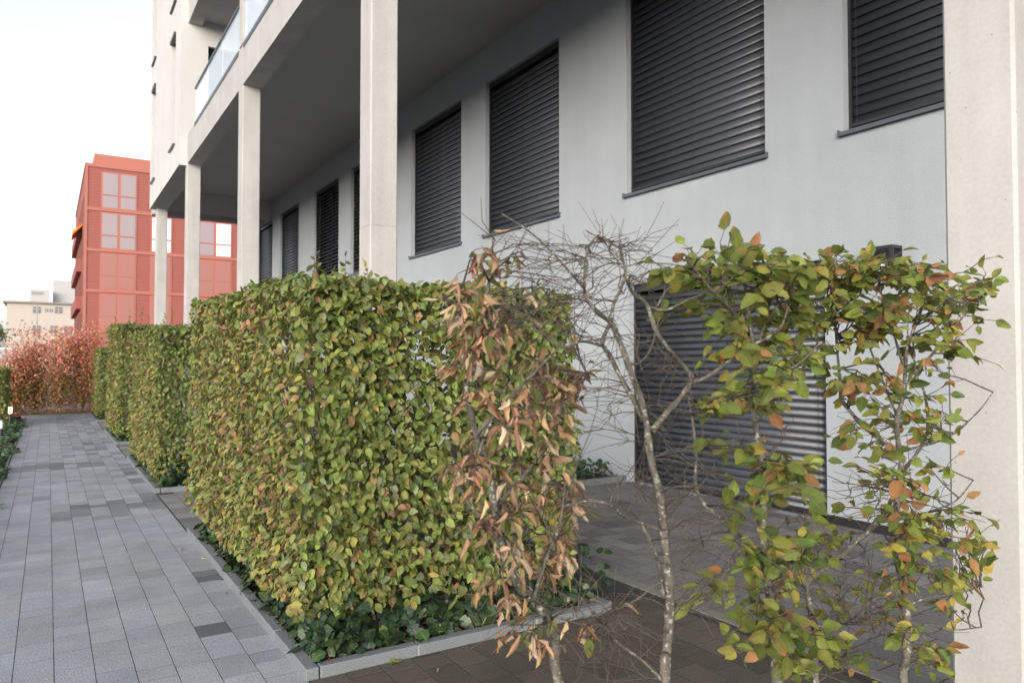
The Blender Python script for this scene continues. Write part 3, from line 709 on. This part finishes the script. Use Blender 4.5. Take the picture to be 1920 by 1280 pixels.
# nearest hedge: a row along the path and a thinner row across the front
HX0, HX1, HY0, HY1, HZ = 1.13, 2.93, 3.90, 7.42, 2.06
def thin(P):
    g = np.sin(P[:,0]*7.3+P[:,2]*4.1)+np.sin(P[:,2]*8.7-P[:,0]*3.9+1.)+.6*np.sin(P[:,0]*15.+P[:,2]*13.)
    front = (P[:,1] < HY0+.5) & (P[:,0] > HX0+.45)
    return ~(front & (g > 1.95))
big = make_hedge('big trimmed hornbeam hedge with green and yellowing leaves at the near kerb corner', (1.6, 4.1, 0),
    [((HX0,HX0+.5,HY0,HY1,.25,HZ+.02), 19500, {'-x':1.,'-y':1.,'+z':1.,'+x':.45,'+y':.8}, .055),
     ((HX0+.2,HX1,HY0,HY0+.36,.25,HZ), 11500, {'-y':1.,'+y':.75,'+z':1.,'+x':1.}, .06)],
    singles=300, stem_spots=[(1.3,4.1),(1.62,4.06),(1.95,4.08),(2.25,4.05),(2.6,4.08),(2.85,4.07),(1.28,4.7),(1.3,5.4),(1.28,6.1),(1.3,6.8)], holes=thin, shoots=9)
names = ['second trimmed hedge along the path, next behind the big hedge', 'third trimmed hedge along the path, greener, with tall shoots', 'farthest trimmed hedge, lowest and narrowest, beside the red shrubs']
for i,(a,b) in enumerate(BEDS[1:]):
    n = (21000, 12000, 7500)[i]; hz = (2.02, 2.33, 1.93)[i]
    make_hedge(names[i], (1.6,a+.3,0), [((1.16,2.6,a+.2,b-.08,.16,hz), n, {'-x':1.,'-y':1.,'+z':1.}, .08)], ln=(.068,.078,.085)[i], stem_spots=[(1.3,a+.4)], shoots=(6,9,3)[i], shoot_h=(.3,.6,.3)[i], wf=[26,10,34,5,10,1,.5,.3,3])  # wf: fresher, darker greens; shade of the front faces put into leaf colour
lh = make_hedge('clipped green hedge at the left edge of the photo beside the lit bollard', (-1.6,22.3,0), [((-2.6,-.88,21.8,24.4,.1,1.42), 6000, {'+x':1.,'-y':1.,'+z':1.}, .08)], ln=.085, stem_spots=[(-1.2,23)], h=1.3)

# ------------------------------------------------------------------ ivy
IVY = [(.022,.045,.022),(.03,.06,.02),(.018,.035,.022),(.045,.075,.03),(.16,.27,.02)]
def make_ivy(label, loc, sampler, n, ln, singles=0, light=2., name='ivy', gain=1.):
    t = thing(name, loc, label, 'ivy', 'ivy in the beds')
    P, O = sampler(n); C = palette(len(P), IVY, [30,26,20,16,light])*gain
    T = unit(O*.5 + np.array([0,0,-.55]) + rng.normal(0,.5,(len(P),3))); Nn = unit(O*.8 + np.array([0,0,.8]) + rng.normal(0,.35,(len(P),3)))
    L = rng.uniform(.55,1.15,len(P))*ln; L[C[:,1] > .15] *= .7; W = rng.uniform(.85,1.15,len(P)); sing = np.zeros(len(P), bool)
    if singles:
        sing[np.argsort(depth(P) - P[:,2]*.8 + np.abs(rng.normal(0,.15,len(P))))[:singles]] = True
        single_leaves(t, P[sing], T[sing], Nn[sing], L[sing], W[sing], C[sing], ME_IVY)
    k = ~sing; leaf_mass('foliage', t, P[k], T[k], Nn[k], L[k], W[k], C[k], TPL_IVY, M_ivyA)
    return t
def bed_ivy(a, b, depth_in=.34, hmax=.33):
    def s(n):
        front = rng.random(n) < 1.9/(1.9+(b-a)); d = rng.random(n)**.8*depth_in; along = rng.random(n)
        x = np.where(front, 1.19+along*1.85, 1.185+d-.03); y = np.where(front, a+.06+d, a+.06+along*(b-a))
        bump = .6+.4*np.sin(along*23)+.2*np.sin(along*51)
        z = .03 + np.minimum(hmax, d*1.1)*rng.random(n)**.6*np.clip(bump,.25,1.2) + .03
        keep = rng.random(n) < np.where(d < .05, .35, 1.)
        O = np.where(front[:,None], [0,-1.,.2], [-1.,0,.2]); return np.c_[x,y,z][keep], O[keep]
    return s
make_ivy('dark green ivy under the big near hedge behind the kerb corner', (1.5,4,0), bed_ivy(*BEDS[0]), 2600, .075, 300)
for i,(a,b) in enumerate(BEDS[1:]):
    make_ivy('dark green ivy under the '+['second','third','farthest'][i]+' hedge along the path', (1.5,a+.2,0), bed_ivy(a,b), (1500,1000,700)[i], (.085,.09,.1)[i])
def left_ivy(n):
    y = 6+rng.random(n)**.8*17.5; x = -.56-rng.random(n)**1.4*2.2 + .07*np.sin(y*2.1)+.05*np.sin(y*5.3); z = .02+np.clip((-.5-x)*.5,0,.2)*rng.random(n)+.03*rng.random(n)
    return np.c_[x,y,z], np.tile([.3,0,.6],(n,1))
make_ivy('lighter green ivy ground cover left of the path', (-1,14,0), left_ivy, 7500, .085, light=5., gain=2.3)
def terr_plants(n):
    x = 3.8+rng.random(n)*2.7; y = 7.7+rng.random(n)**1.5*1.2; return np.c_[x,y,.05+.22*rng.random(n)], np.tile([0,-.5,.6],(n,1))
make_ivy('low green ivy behind the kerb across the terrace', (5,8,0), terr_plants, 900, .08)
def end_ivy(n):
    return np.c_[3.02+rng.random(n)*.16, 3.85+rng.random(n)*.9, .05+.3*rng.random(n)], np.tile([.6,-.6,.4],(n,1))
make_ivy('dark ivy tuft at the right end of the near bed', (3.1,4.2,0), end_ivy, 170, .075)

n = 420; u = rng.random(n); fr = rng.random(n) < .6; d = rng.random(n)*.22
LPp = np.c_[np.where(fr, 1.2+u*1.8, 1.19+d), np.where(fr, 3.79+d, 3.8+u*3.5), .03+.03*rng.random(n)]
lit = leaf_mass('leaf_litter', None, LPp, rng.normal(0,1,(n,3))*[1,1,.35], rng.normal(0,.5,(n,3))+[0,0,1], rng.uniform(.03,.06,n), rng.uniform(.5,1,n), palette(n,[(.20,.09,.045),(.28,.14,.07),(.13,.06,.03)],[1,1,1]), TPL_DRY, M_leafA)
tag(lit, 'brown dead leaves on the soil behind the near kerb corner', 'leaf litter')

# ------------------------------------------------------------------ the sparse row of near hornbeams
def plant(name, label, Yb, stem_px, base, twigs=(), leaf='green', leaf_ln=.058, per=6, wts=None, cat='shrub', bare=(), tr=.0021, max_leaf=300):
    """stem_px: (list of measured points, radius at start, radius at end, depth lean); leaves sit on twigs that grow from the stems"""
    t = thing(name, base, label, cat, 'sparse hornbeam row in the foreground')
    skel = []
    for si,(px, r0, r1, lean) in enumerate(stem_px):
        n = len(px); P = [pt(x, y, Y=Yb + lean*(1-i/(n-1)) + .012*math.sin(i*1.9+si)) for i,(x,y) in enumerate(px)]
        if si == 0: P = P + [P[-1]*[.5,.5,.5]+np.array(base)*.5*[1,1,1]+[0,0,0], np.array([base[0],base[1],-.05])]
        S = smoothline(P, 5); R = np.linspace(r1, r0, len(S))*(1+.10*np.sin(np.arange(len(S))*.9+si)+.05*np.sin(np.arange(len(S))*2.3))
        m_ = MB(); m_.tube(S, R, 9 if r0 > .006 else 6); m_.build('trunk' if si == 0 else 'branch', M_bark, t, smooth=True)
        skel += [(s, r) for s, r in zip(S, R) if s[2] > .5]
    SP = np.array([s for s,_ in skel]); SR = np.array([r for _,r in skel])
    tw = MB(); LP=[]; LT=[]; LN=[]
    def twig(end, leafy, sub=True, r=tr):
        if leafy and end[2] > 1.86: end = end - np.array([0,0,(end[2]-1.86)*.75])
        d = np.linalg.norm((SP-end)*[1,1,1.25], axis=1) + np.where(SP[:,2] > end[2]+.03, .12, 0) + rng.random(len(SP))*.06
        s = SP[int(np.argmin(d))]; v = end-s; L = np.linalg.norm(v)
        if L < .03: return
        k = max(3, int(L/.045)); pts = [s]
        off = rng.normal(0,.05*L,3); off[2] += .04*L
        for i in range(1,k+1):
            f = i/k; pts.append(s + v*f + off*math.sin(math.pi*f) + ((-1)**i*.006+rng.normal(0,.004))*unit(np.array([v[1],-v[0],v[2]*.3+.01])) )
        pts = np.array(pts); tw.tube(pts, np.linspace(r*1.25, r*.45, len(pts)), 5)
        if sub:
            for _ in range(2 if leafy else 4):
                i = rng.integers(1, len(pts)); e = pts[i] + unit(v)*rng.uniform(.02,.05)*(1 if leafy else 2.) + rng.normal(0,.022 if leafy else .045,3)
                if leafy and e[2] > 1.9: continue
                m = (pts[i]+e)/2+rng.normal(0,.007,3); tw.tube([pts[i], m, e], [r*.6, r*.5, r*.33], 4)
                if leafy: LP.append(e); LT.append(e-pts[i]); LN.append(1)
        if leafy:
            f0 = .45
            for j in range(leafy):
                f = f0+(1-f0)*(j+.5)/leafy; i = min(len(pts)-2, int(f*(len(pts)-1))); q = pts[i]+(pts[i+1]-pts[i])*rng.random()
                sd = unit(np.cross(unit(v), [0,0,1.]))*(1 if j%2 else -1)
                LP.append(q + sd*.006); LT.append(unit(v)*.55+sd*.8+rng.normal(0,.35,3)); LN.append(1)
    for (cx,cy,rx,ry,n,dy) in twigs:
        for _ in range(n):
            a = rng.random()*6.283; q = math.sqrt(rng.random()); e = pt(cx+rx*q*math.cos(a), cy+ry*q*math.sin(a), Y=Yb+dy+rng.normal(0,.09)); twig(e, per)
    for (cx,cy,rx,ry,n,dy) in bare:
        for _ in range(n):
            a = rng.random()*6.283; q = math.sqrt(rng.random()); e = pt(cx+rx*q*math.cos(a), cy+ry*q*math.sin(a), Y=Yb+dy+rng.normal(0,.08)); twig(e, 0, r=tr*.85)
    o = tw.build('twigs', M_twig, t, smooth=True); tag(o, kind='stuff')
    if LP:
        P = np.array(LP); T = unit(np.array(LT)); n = len(P)
        if leaf == 'dry':
            C = palette(n, [(.34,.195,.105),(.42,.275,.165),(.21,.11,.055),(.46,.34,.225),(.17,.18,.05)], [28,26,18,18,10], .2); T = unit(T*.6+np.array([0,0,-.75])+rng.normal(0,.3,(n,3))); Nn = rng.normal(0,.7,(n,3))+[0,-.5,.35]; me = ME_DRY; W = rng.uniform(.5,.95,n)
        else:
            C = palette(n, [(.16,.20,.035),(.20,.235,.045),(.11,.155,.032),(.25,.26,.055),(.34,.27,.05),(.34,.17,.07)], wts or [30,24,20,14,4,4], .15); T = unit(T+np.array([0,0,-.35])); Nn = rng.normal(0,.5,(n,3))+[-.3,-.75,.5]; me = ME_EDGE; W = rng.uniform(.82,1.12,n)
        L = rng.uniform(.5,1.2,n)*leaf_ln; order = np.argsort(depth(P)); s = np.zeros(n,bool); s[order[:max_leaf]] = True
        if leaf == 'dry':
            e = rng.random(n) < .12; L[e] *= .8; C[e] = palette(int(e.sum()), [(.18,.20,.045),(.24,.23,.06),(.13,.16,.04)], [1,1,1]); W[e] = .9
            single_leaves(t, P[s&e], T[s&e], Nn[s&e], L[s&e], W[s&e], C[s&e], ME_EDGE); single_leaves(t, P[s&~e], T[s&~e], Nn[s&~e], L[s&~e], W[s&~e], C[s&~e], me)
        else: single_leaves(t, P[s], T[s], Nn[s], L[s], W[s], C[s], me)
        leaf_mass('foliage', t, P[~s], T[~s], Nn[~s], L[~s], W[~s], C[~s], TPL_DRY if leaf == 'dry' else TPL_HI, M_leafA)
        print(label[:30], 'leaves', n)
    return t

plant('dry_hornbeam', 'withered hornbeam with curled orange-brown leaves in front of the big hedge', 1.34,
    [([(927,475),(917,528),(909,589),(906,626),(890,690),(874,716),(880,759),(895,821),(922,894),(926,935),(936,1000),(963,1081),(1000,1125),(1028,1160),(1044,1207),(1048,1280)], .013, .0035, .05),
     ([(960,700),(930,770),(900,850),(918,895)], .004, .002, -.05), ([(1060,640),(1010,690),(950,750),(893,815)], .005, .002, -.08), ([(1100,700),(1060,790),(1000,870),(930,950)], .005, .002, .0),
     ([(1060,900),(1050,980),(1020,1060),(1000,1125)], .005, .002, -.05), ([(850,860),(870,930),(930,1000)], .004, .002, .03), ([(830,560),(860,600),(906,630)], .004, .002, .02)],
    (1.2, 1.24, 0), leaf='dry', leaf_ln=.043, per=6,
    twigs=[(925,490,45,25,5,0),(885,600,60,60,13,0),(940,640,70,70,8,.03),(890,720,55,60,11,0),(1010,720,70,50,11,-.03),(1080,720,45,40,5,-.05),(890,850,50,70,9,0),(1010,810,70,70,13,0),(930,960,45,60,9,0),(1030,930,60,70,10,-.03),(1010,1050,60,50,9,0),(960,1110,60,40,5,0),(1060,1010,35,70,5,0),(990,1190,60,30,4,0),(1110,1170,30,30,2,-.02)],
    bare=[(960,470,70,30,4,0),(1000,600,110,80,14,0),(960,900,110,120,12,0),(1010,1120,80,80,10,0)])

plant('bare_hornbeam', 'leafless hornbeam with lichen-spotted trunk and fine twigs, before the pale wall', 1.22,
    [([(1126,434),(1107,457),(1100,472),(1099,495),(1095,540),(1101,562),(1120,585),(1147,607),(1162,640),(1180,690),(1200,745),(1213,800),(1220,860),(1237,926),(1243,985),(1250,1044),(1255,1090),(1255,1155),(1250,1221),(1248,1280)], .0135, .0016, -.06),
     ([(1147,600),(1135,625),(1130,645),(1145,670),(1165,710),(1185,745),(1208,790)], .0055, .005, .05),
     ([(1097,432),(1145,457),(1162,467),(1170,495),(1172,515),(1165,540),(1150,572),(1146,604)], .0045, .0017, .08),
     ([(1170,495),(1175,520),(1185,547),(1212,570),(1230,620),(1258,660),(1285,690),(1297,708),(1291,724),(1270,752),(1249,775),(1222,808)], .0075, .003, -.06),
     ([(1497,513),(1488,527),(1481,562),(1471,597),(1462,616),(1441,632),(1406,649),(1371,674),(1324,707),(1297,716)], .005, .0022, -.12),
     ([(1394,494),(1359,522),(1324,548),(1289,562),(1249,581),(1215,575)], .0035, .0016, -.1), ([(1300,480),(1291,503),(1265,527),(1247,550),(1230,576)], .0035, .0016, .05),
     ([(1060,947),(1105,939),(1142,945),(1171,968),(1204,981),(1237,993)], .0048, .002, -.1), ([(1204,985),(1214,1003),(1227,1030),(1237,1070),(1245,1120)], .005, .004, -.04),
     ([(1040,1158),(1105,1155),(1161,1139),(1200,1119),(1224,1098),(1248,1085)], .003, .0012, -.06), ([(1089,1119),(1122,1165),(1155,1201),(1204,1237),(1240,1272)], .0042, .0016, .06),
     ([(940,400),(1000,440),(1060,500),(1110,560)], .003, .0012, .1), ([(1255,500),(1225,640),(1198,680),(1175,680)], .003, .0015, .05), ([(990,590),(1045,650),(1090,640),(1130,648)], .0035, .0014, -.05)],
    (1.17, 1.18, 0), twigs=(), tr=.0015,
    bare=[(1090,490,110,50,26,0),(1180,490,80,50,16,0),(1060,600,110,80,24,0),(1200,600,70,70,12,0),(1240,720,90,80,16,0),(1110,760,90,90,12,0),(1140,930,90,60,14,0),(1140,1150,100,90,26,0),(1330,930,110,80,12,0),(1350,1080,120,100,16,0),(1300,650,110,80,10,0),(1310,830,100,80,12,0)])

plant('green_hornbeam', 'green-leaved hornbeam before the ground-floor shutter, left of the two leafy ones', 1.20,
    [([(1392,500),(1400,560),(1408,620),(1413,660),(1413,714),(1414,780),(1429,860),(1432,895),(1432,1008),(1434,1057),(1439,1096),(1448,1139),(1453,1188),(1456,1280)], .0135, .0035, .0),
     ([(1290,740),(1300,800),(1306,860),(1304,899),(1312,932),(1335,958),(1368,988),(1394,1011),(1434,1049)], .0065, .003, .06),
     ([(1300,500),(1330,540),(1370,580),(1408,630)], .0045, .002, -.1), ([(1490,520),(1460,570),(1430,620),(1413,670)], .0045, .002, .05), ([(1540,640),(1500,680),(1450,710),(1414,760)], .004, .002, -.1)],
    (1.50, 1.16, 0), leaf_ln=.043, per=6,
    twigs=[(1300,500,70,40,12,0),(1400,495,90,35,20,0),(1330,590,70,40,9,.03),(1430,580,100,55,24,0),(1515,550,60,70,18,0),(1480,680,80,45,14,-.06),(1380,680,50,40,5,0),(1430,800,45,70,6,0),(1330,760,40,70,4,0),(1445,1080,45,70,6,0),(1400,1060,60,50,4,0),(1560,640,50,60,6,0),(1400,730,50,40,3,0),(1430,920,55,45,8,-.05),(1510,890,60,45,9,-.08),(1400,1190,60,40,6,-.1),(1480,1220,60,50,6,-.1),(1340,1110,50,25,2,0),(1480,1020,45,40,4,0)],
    bare=[(1400,800,110,90,7,0),(1360,1060,90,60,5,0),(1480,1080,110,80,5,0)])

plant('forked_hornbeam', 'thin hornbeam whose long lichen-grey branch leans right, between the leafy ones', 1.27,
    [([(1498,1040),(1505,1065),(1512,1090),(1517,1130),(1527,1185),(1530,1280)], .0095, .005, .0),
     ([(1712,640),(1717,700),(1732,732),(1740,782),(1735,820),(1715,855),(1692,885),(1680,917),(1657,962),(1607,1015),(1570,1047),(1514,1088)], .008, .0028, -.1),
     ([(1440,1010),(1470,1060),(1500,1085),(1514,1110)], .004, .002, .05), ([(1660,1150),(1610,1165),(1570,1170),(1524,1175)], .0035, .0015, 0)],
    (1.66, 1.16, 0), leaf_ln=.043, per=5,
    twigs=[(1520,1020,60,50,8,0),(1560,1110,50,50,4,0),(1500,1230,90,40,10,-.08),(1590,1240,50,40,4,-.05),(1540,960,50,40,4,0),(1480,1130,40,50,4,0)],
    bare=[(1620,1130,90,60,16,0),(1580,1070,90,50,10,0),(1640,1200,80,60,8,0)])

plant('scorched_hornbeam', 'hornbeam with rust-edged leaves in front of the near concrete column', 1.18,
    [([(1740,520),(1730,570),(1712,620),(1700,660),(1697,700),(1695,737),(1682,787),(1684,830),(1690,860),(1686,900),(1681,950),(1680,1020),(1687,1072),(1695,1100),(1699,1135),(1701,1185),(1700,1222),(1696,1250),(1695,1280)], .0135, .0035, .0),
     ([(1560,560),(1567,620),(1570,660),(1575,712),(1577,745),(1595,772),(1620,800),(1647,820),(1683,846)], .0065, .0028, .08),
     ([(1862,735),(1840,765),(1815,790),(1790,812),(1750,830),(1690,845)], .004, .0016, -.1), ([(1840,560),(1800,600),(1760,650),(1698,720)], .0045, .002, -.05), ([(1640,500),(1655,560),(1680,640),(1697,700)], .0045, .002, .04),
     ([(1825,900),(1790,940),(1740,960),(1684,985)], .0035, .0016, -.08), ([(1840,1100),(1800,1110),(1740,1120),(1698,1135)], .004, .0018, -.1), ([(1840,1175),(1790,1180),(1740,1170),(1700,1185)], .003, .0014, -.08), ([(1590,500),(1620,620),(1650,700),(1690,800)], .004, .002, .1)],
    (2.12, 1.16, 0), leaf_ln=.042, per=6, wts=[22,20,18,12,12,14],
    twigs=[(1590,500,60,35,16,0),(1690,495,80,35,20,0),(1790,535,65,45,20,-.03),(1610,580,80,60,22,0),(1710,600,90,60,22,0),(1800,630,45,60,10,-.05),(1600,700,60,60,7,0),(1720,720,70,50,7,0),(1690,760,50,60,6,0),(1600,800,50,60,4,0),(1680,1000,50,50,5,0),(1700,1100,60,50,5,0),(1730,1200,60,50,5,0),(1640,830,60,60,5,0),(1740,820,50,70,6,0),(1700,910,70,40,8,0),(1760,965,70,40,10,-.04),(1810,1020,40,60,8,-.06),(1790,1100,40,40,7,-.05),(1700,1050,60,40,4,0),(1690,1160,50,40,3,0)],
    bare=[(1690,760,110,90,8,0),(1660,940,100,70,8,0),(1740,1080,90,80,6,0),(1600,950,80,60,5,0)])

# ------------------------------------------------------------------ red shrubs at the end of the path
RED = [(.62,.20,.14),(.58,.27,.12),(.64,.27,.22),(.40,.21,.08),(.26,.25,.07),(.34,.19,.09)]
shr = [(-.95,26.3,2.1,'leftmost red-tipped shrub at the end of the path, beside the clipped hedge'),(-.3,26.6,2.75,'red-tipped shrub at the path end, second from the left'),(.35,26.4,2.55,'red-tipped shrub in the middle of the path end'),(.95,26.7,3.15,'tallest red-tipped shrub, before the red building corner'),(1.5,26.5,2.6,'rightmost red-tipped shrub, partly behind the farthest hedge')]
for (x,y,h,lab) in shr:
    t = thing('red_shrub', (x,y,0), lab, 'shrub', 'red shrubs closing the path')
    m_ = MB(); tips = []
    for k in range(7):
        a = random.uniform(0,6.28); L = random.uniform(.15,.5); hh = h*random.uniform(.65,1.)
        P = smoothline([(x,y,0),(x+math.cos(a)*L*.3,y+math.sin(a)*L*.3,hh*.35),(x+math.cos(a)*L*.7,y+math.sin(a)*L*.6,hh*.7),(x+math.cos(a)*L,y+math.sin(a)*L*.8,hh)],4)
        m_.tube(P, np.linspace(.016,.003,len(P)), 5); tips += [p for p in P[2:]]
    m_.build('stem', M_bark, t, smooth=True)
    tips = np.array(tips); n = 5000; k = rng.integers(0,len(tips),n); P = tips[k]+rng.normal(0,1,(n,3))*[.19,.17,.16]; P[:,2] = np.clip(P[:,2],.1,h+.1)
    zf = P[:,2]/h+rng.normal(0,.12,n); C = np.where((zf > .52)[:,None], palette(n,RED,[36,22,26,6,3,3]), palette(n,RED,[8,10,3,22,28,22]))
    kk = (zf < .7) | (rng.random(n) < .5); T, Nn = leaf_dirs(rng.normal(0,1,(n,3)), .5, .6)
    leaf_mass('foliage', t, P[kk], T[kk], Nn[kk], rng.uniform(.05,.085,kk.sum()), np.ones(kk.sum()), C[kk], TPL_LO, M_leafA)
# far tree, left edge
t = thing('tree', (-3.2,40,0), 'round green tree at the left edge behind the red shrubs', 'tree')
m_ = MB(); m_.tube(smoothline([(-3.2,40,0),(-3.15,40,.9),(-3.2,40,1.8),(-3.1,40,3)],4), np.linspace(.13,.05,13), 8)
for k in range(6): a = k*1.05; m_.tube([(-3.15,40,1.5+.15*k),(-3.15+.8*math.cos(a),40+.8*math.sin(a),2.4+.15*k)],[.04,.012],5)
m_.build('trunk', M_bark, t, smooth=True)
n = 6000; cl = rng.normal(0,1,(26,3)); cl = unit(cl)*rng.uniform(.5,1.4,(26,1))*[1.1,1.,.62]+[-3.15,40,2.75]; P = cl[rng.integers(0,26,n)]+rng.normal(0,.2,(n,3))
T, Nn = leaf_dirs(unit(P-[-3.15,40,2.6]), .5, .5); leaf_mass('crown', t, P, T, Nn, rng.uniform(.09,.14,n), np.ones(n), palette(n,GREENS,[20,20,20,10,8,1,0,0,0]), TPL_LO, M_leafA)

# bollard lamps
M_glow = bpy.data.materials.new('lamp_glow'); M_glow.use_nodes = True; b = M_glow.node_tree.nodes['Principled BSDF']
b.inputs['Base Color'].default_value = (.9,.85,.75,1); b.inputs['Emission Color'].default_value = (1,.8,.5,1); b.inputs['Emission Strength'].default_value = 4.
M_steel = plain('brushed_steel', (.62,.62,.62), .35, metal=.6)
q = pt(19,768,X=-.74); b2 = pt(2,795,X=-.76)
for (p, lab, mt) in ((q,'small lit bollard lamp glowing warm at the left path edge',M_glow),(b2,'small pale unlit bollard lamp at the left frame edge',M_white)):
    t = thing('bollard_lamp', (p[0],p[1],0), lab, 'lamp', 'bollard lamps in the ivy')
    m_ = MB(); m_.tube([(p[0],p[1],-.02),(p[0],p[1],p[2]-.08)], [.03,.03], 16); m_.build('post', M_dark, t, smooth=False)
    m_ = MB(); m_.tube([(p[0],p[1],p[2]-.08),(p[0],p[1],p[2]+.06)], [.034,.034], 16); m_.build('lamp_shade', mt, t)
    m_ = MB(); m_.tube([(p[0],p[1],p[2]+.06),(p[0],p[1],p[2]+.075)], [.04,.04], 16); m_.build('cap', M_steel, t)

# parked white van far left, behind the shrubs
van = thing('parked_van', (-3.2,47,0), 'white parked van half hidden behind the shrubs, left edge', 'van')
m_ = MB(); m_.prism_x([(46.,.35),(50.9,.35),(50.9,2.2),(50.7,2.35),(47.2,2.35),(46.5,1.5),(46.05,1.2),(45.95,.6)], -3.3, -1.55); m_.build('body', plain('van_paint', (.8,.8,.82), .3), van)
m_ = MB(); m_.prism_x([(46.52,1.56),(47.14,2.26),(47.12,2.28),(46.5,1.58)], -3.2, -1.65); m_.build('windscreen', plain('windscreen', (.35,.4,.44), .08), van)
for x in (-1.56,-3.36):
    for y in (46.9,50.0):
        m_ = MB(); m_.tube([(x,y,.33),(x+.08,y,.33)],[.33,.33],18); w = m_.build('wheel', plain('tyre', (.02,.02,.02), .8), van)
        m_ = MB(); m_.tube([(x-.01,y,.33),(x+.09,y,.33)],[.19,.19],14); m_.build('rim', M_steel, w)
for x in (-3.1,-1.95):
    m_ = MB(); m_.box(x,x+.25,45.93,46.0,.72,.9); m_.build('headlight', M_white, van)

# ------------------------------------------------------------------ fallen leaves and a weed
fl = [(335,1033,'curled tan leaf lying on the path beside the near kerb'),(388,1050,'small yellow leaf on the path against the near kerb'),(425,1112,'faint brown leaf on the path pavers beside the kerb, middle'),(537,1230,'brown leaf scrap on the path near the kerb corner')]
fl += [(210,905,'tiny tan leaf far up the path near the dark pavers'),(300,960,'tan leaf on the path left of the near kerb end'),(1130,1010,'tan leaf on the terrace left of the bare trunk'),(1500,1090,'brown leaf on the terrace beside the forked hornbeam'),(820,1262,'brown leaf on the dark forecourt pavers')]
for k,(x,y,lab) in enumerate(fl):
    p = pt(x,y,Z=.004); o = bpy.data.objects.new('fallen_leaf', ME_DRY[[2,4,5,0,1,3,6,2,7][k]]); COL.objects.link(o); o.location = (p[0],p[1],.012)
    o.rotation_euler = (.15,.1,random.uniform(0,6)); s = (.07,.055,.05,.04,.07,.055,.06,.05,.045)[k]; o.scale = (s,s,s*.6); o.color = [(.5,.3,.18,1),(.55,.38,.08,1),(.3,.17,.12,1),(.4,.2,.1,1)][k % 4]
    tag(o, lab, 'leaf')
p = pt(740,1243,Z=0); t = thing('weed', (p[0],p[1],0), 'tiny yellow-green weed at the foot of the front kerb', 'weed')
n = 14; a = rng.random(n)*6.28; single_leaves(t, np.tile(p,(n,1))+np.c_[np.cos(a)*.004,np.sin(a)*.004,np.zeros(n)], np.c_[np.cos(a),np.sin(a),rng.uniform(.2,.9,n)], np.tile([0,0,1.],(n,1))+rng.normal(0,.2,(n,3)), rng.uniform(.025,.05,n), np.full(n,.5), palette(n,[(.22,.26,.04),(.3,.3,.06)],[1,1]), ME_HI)
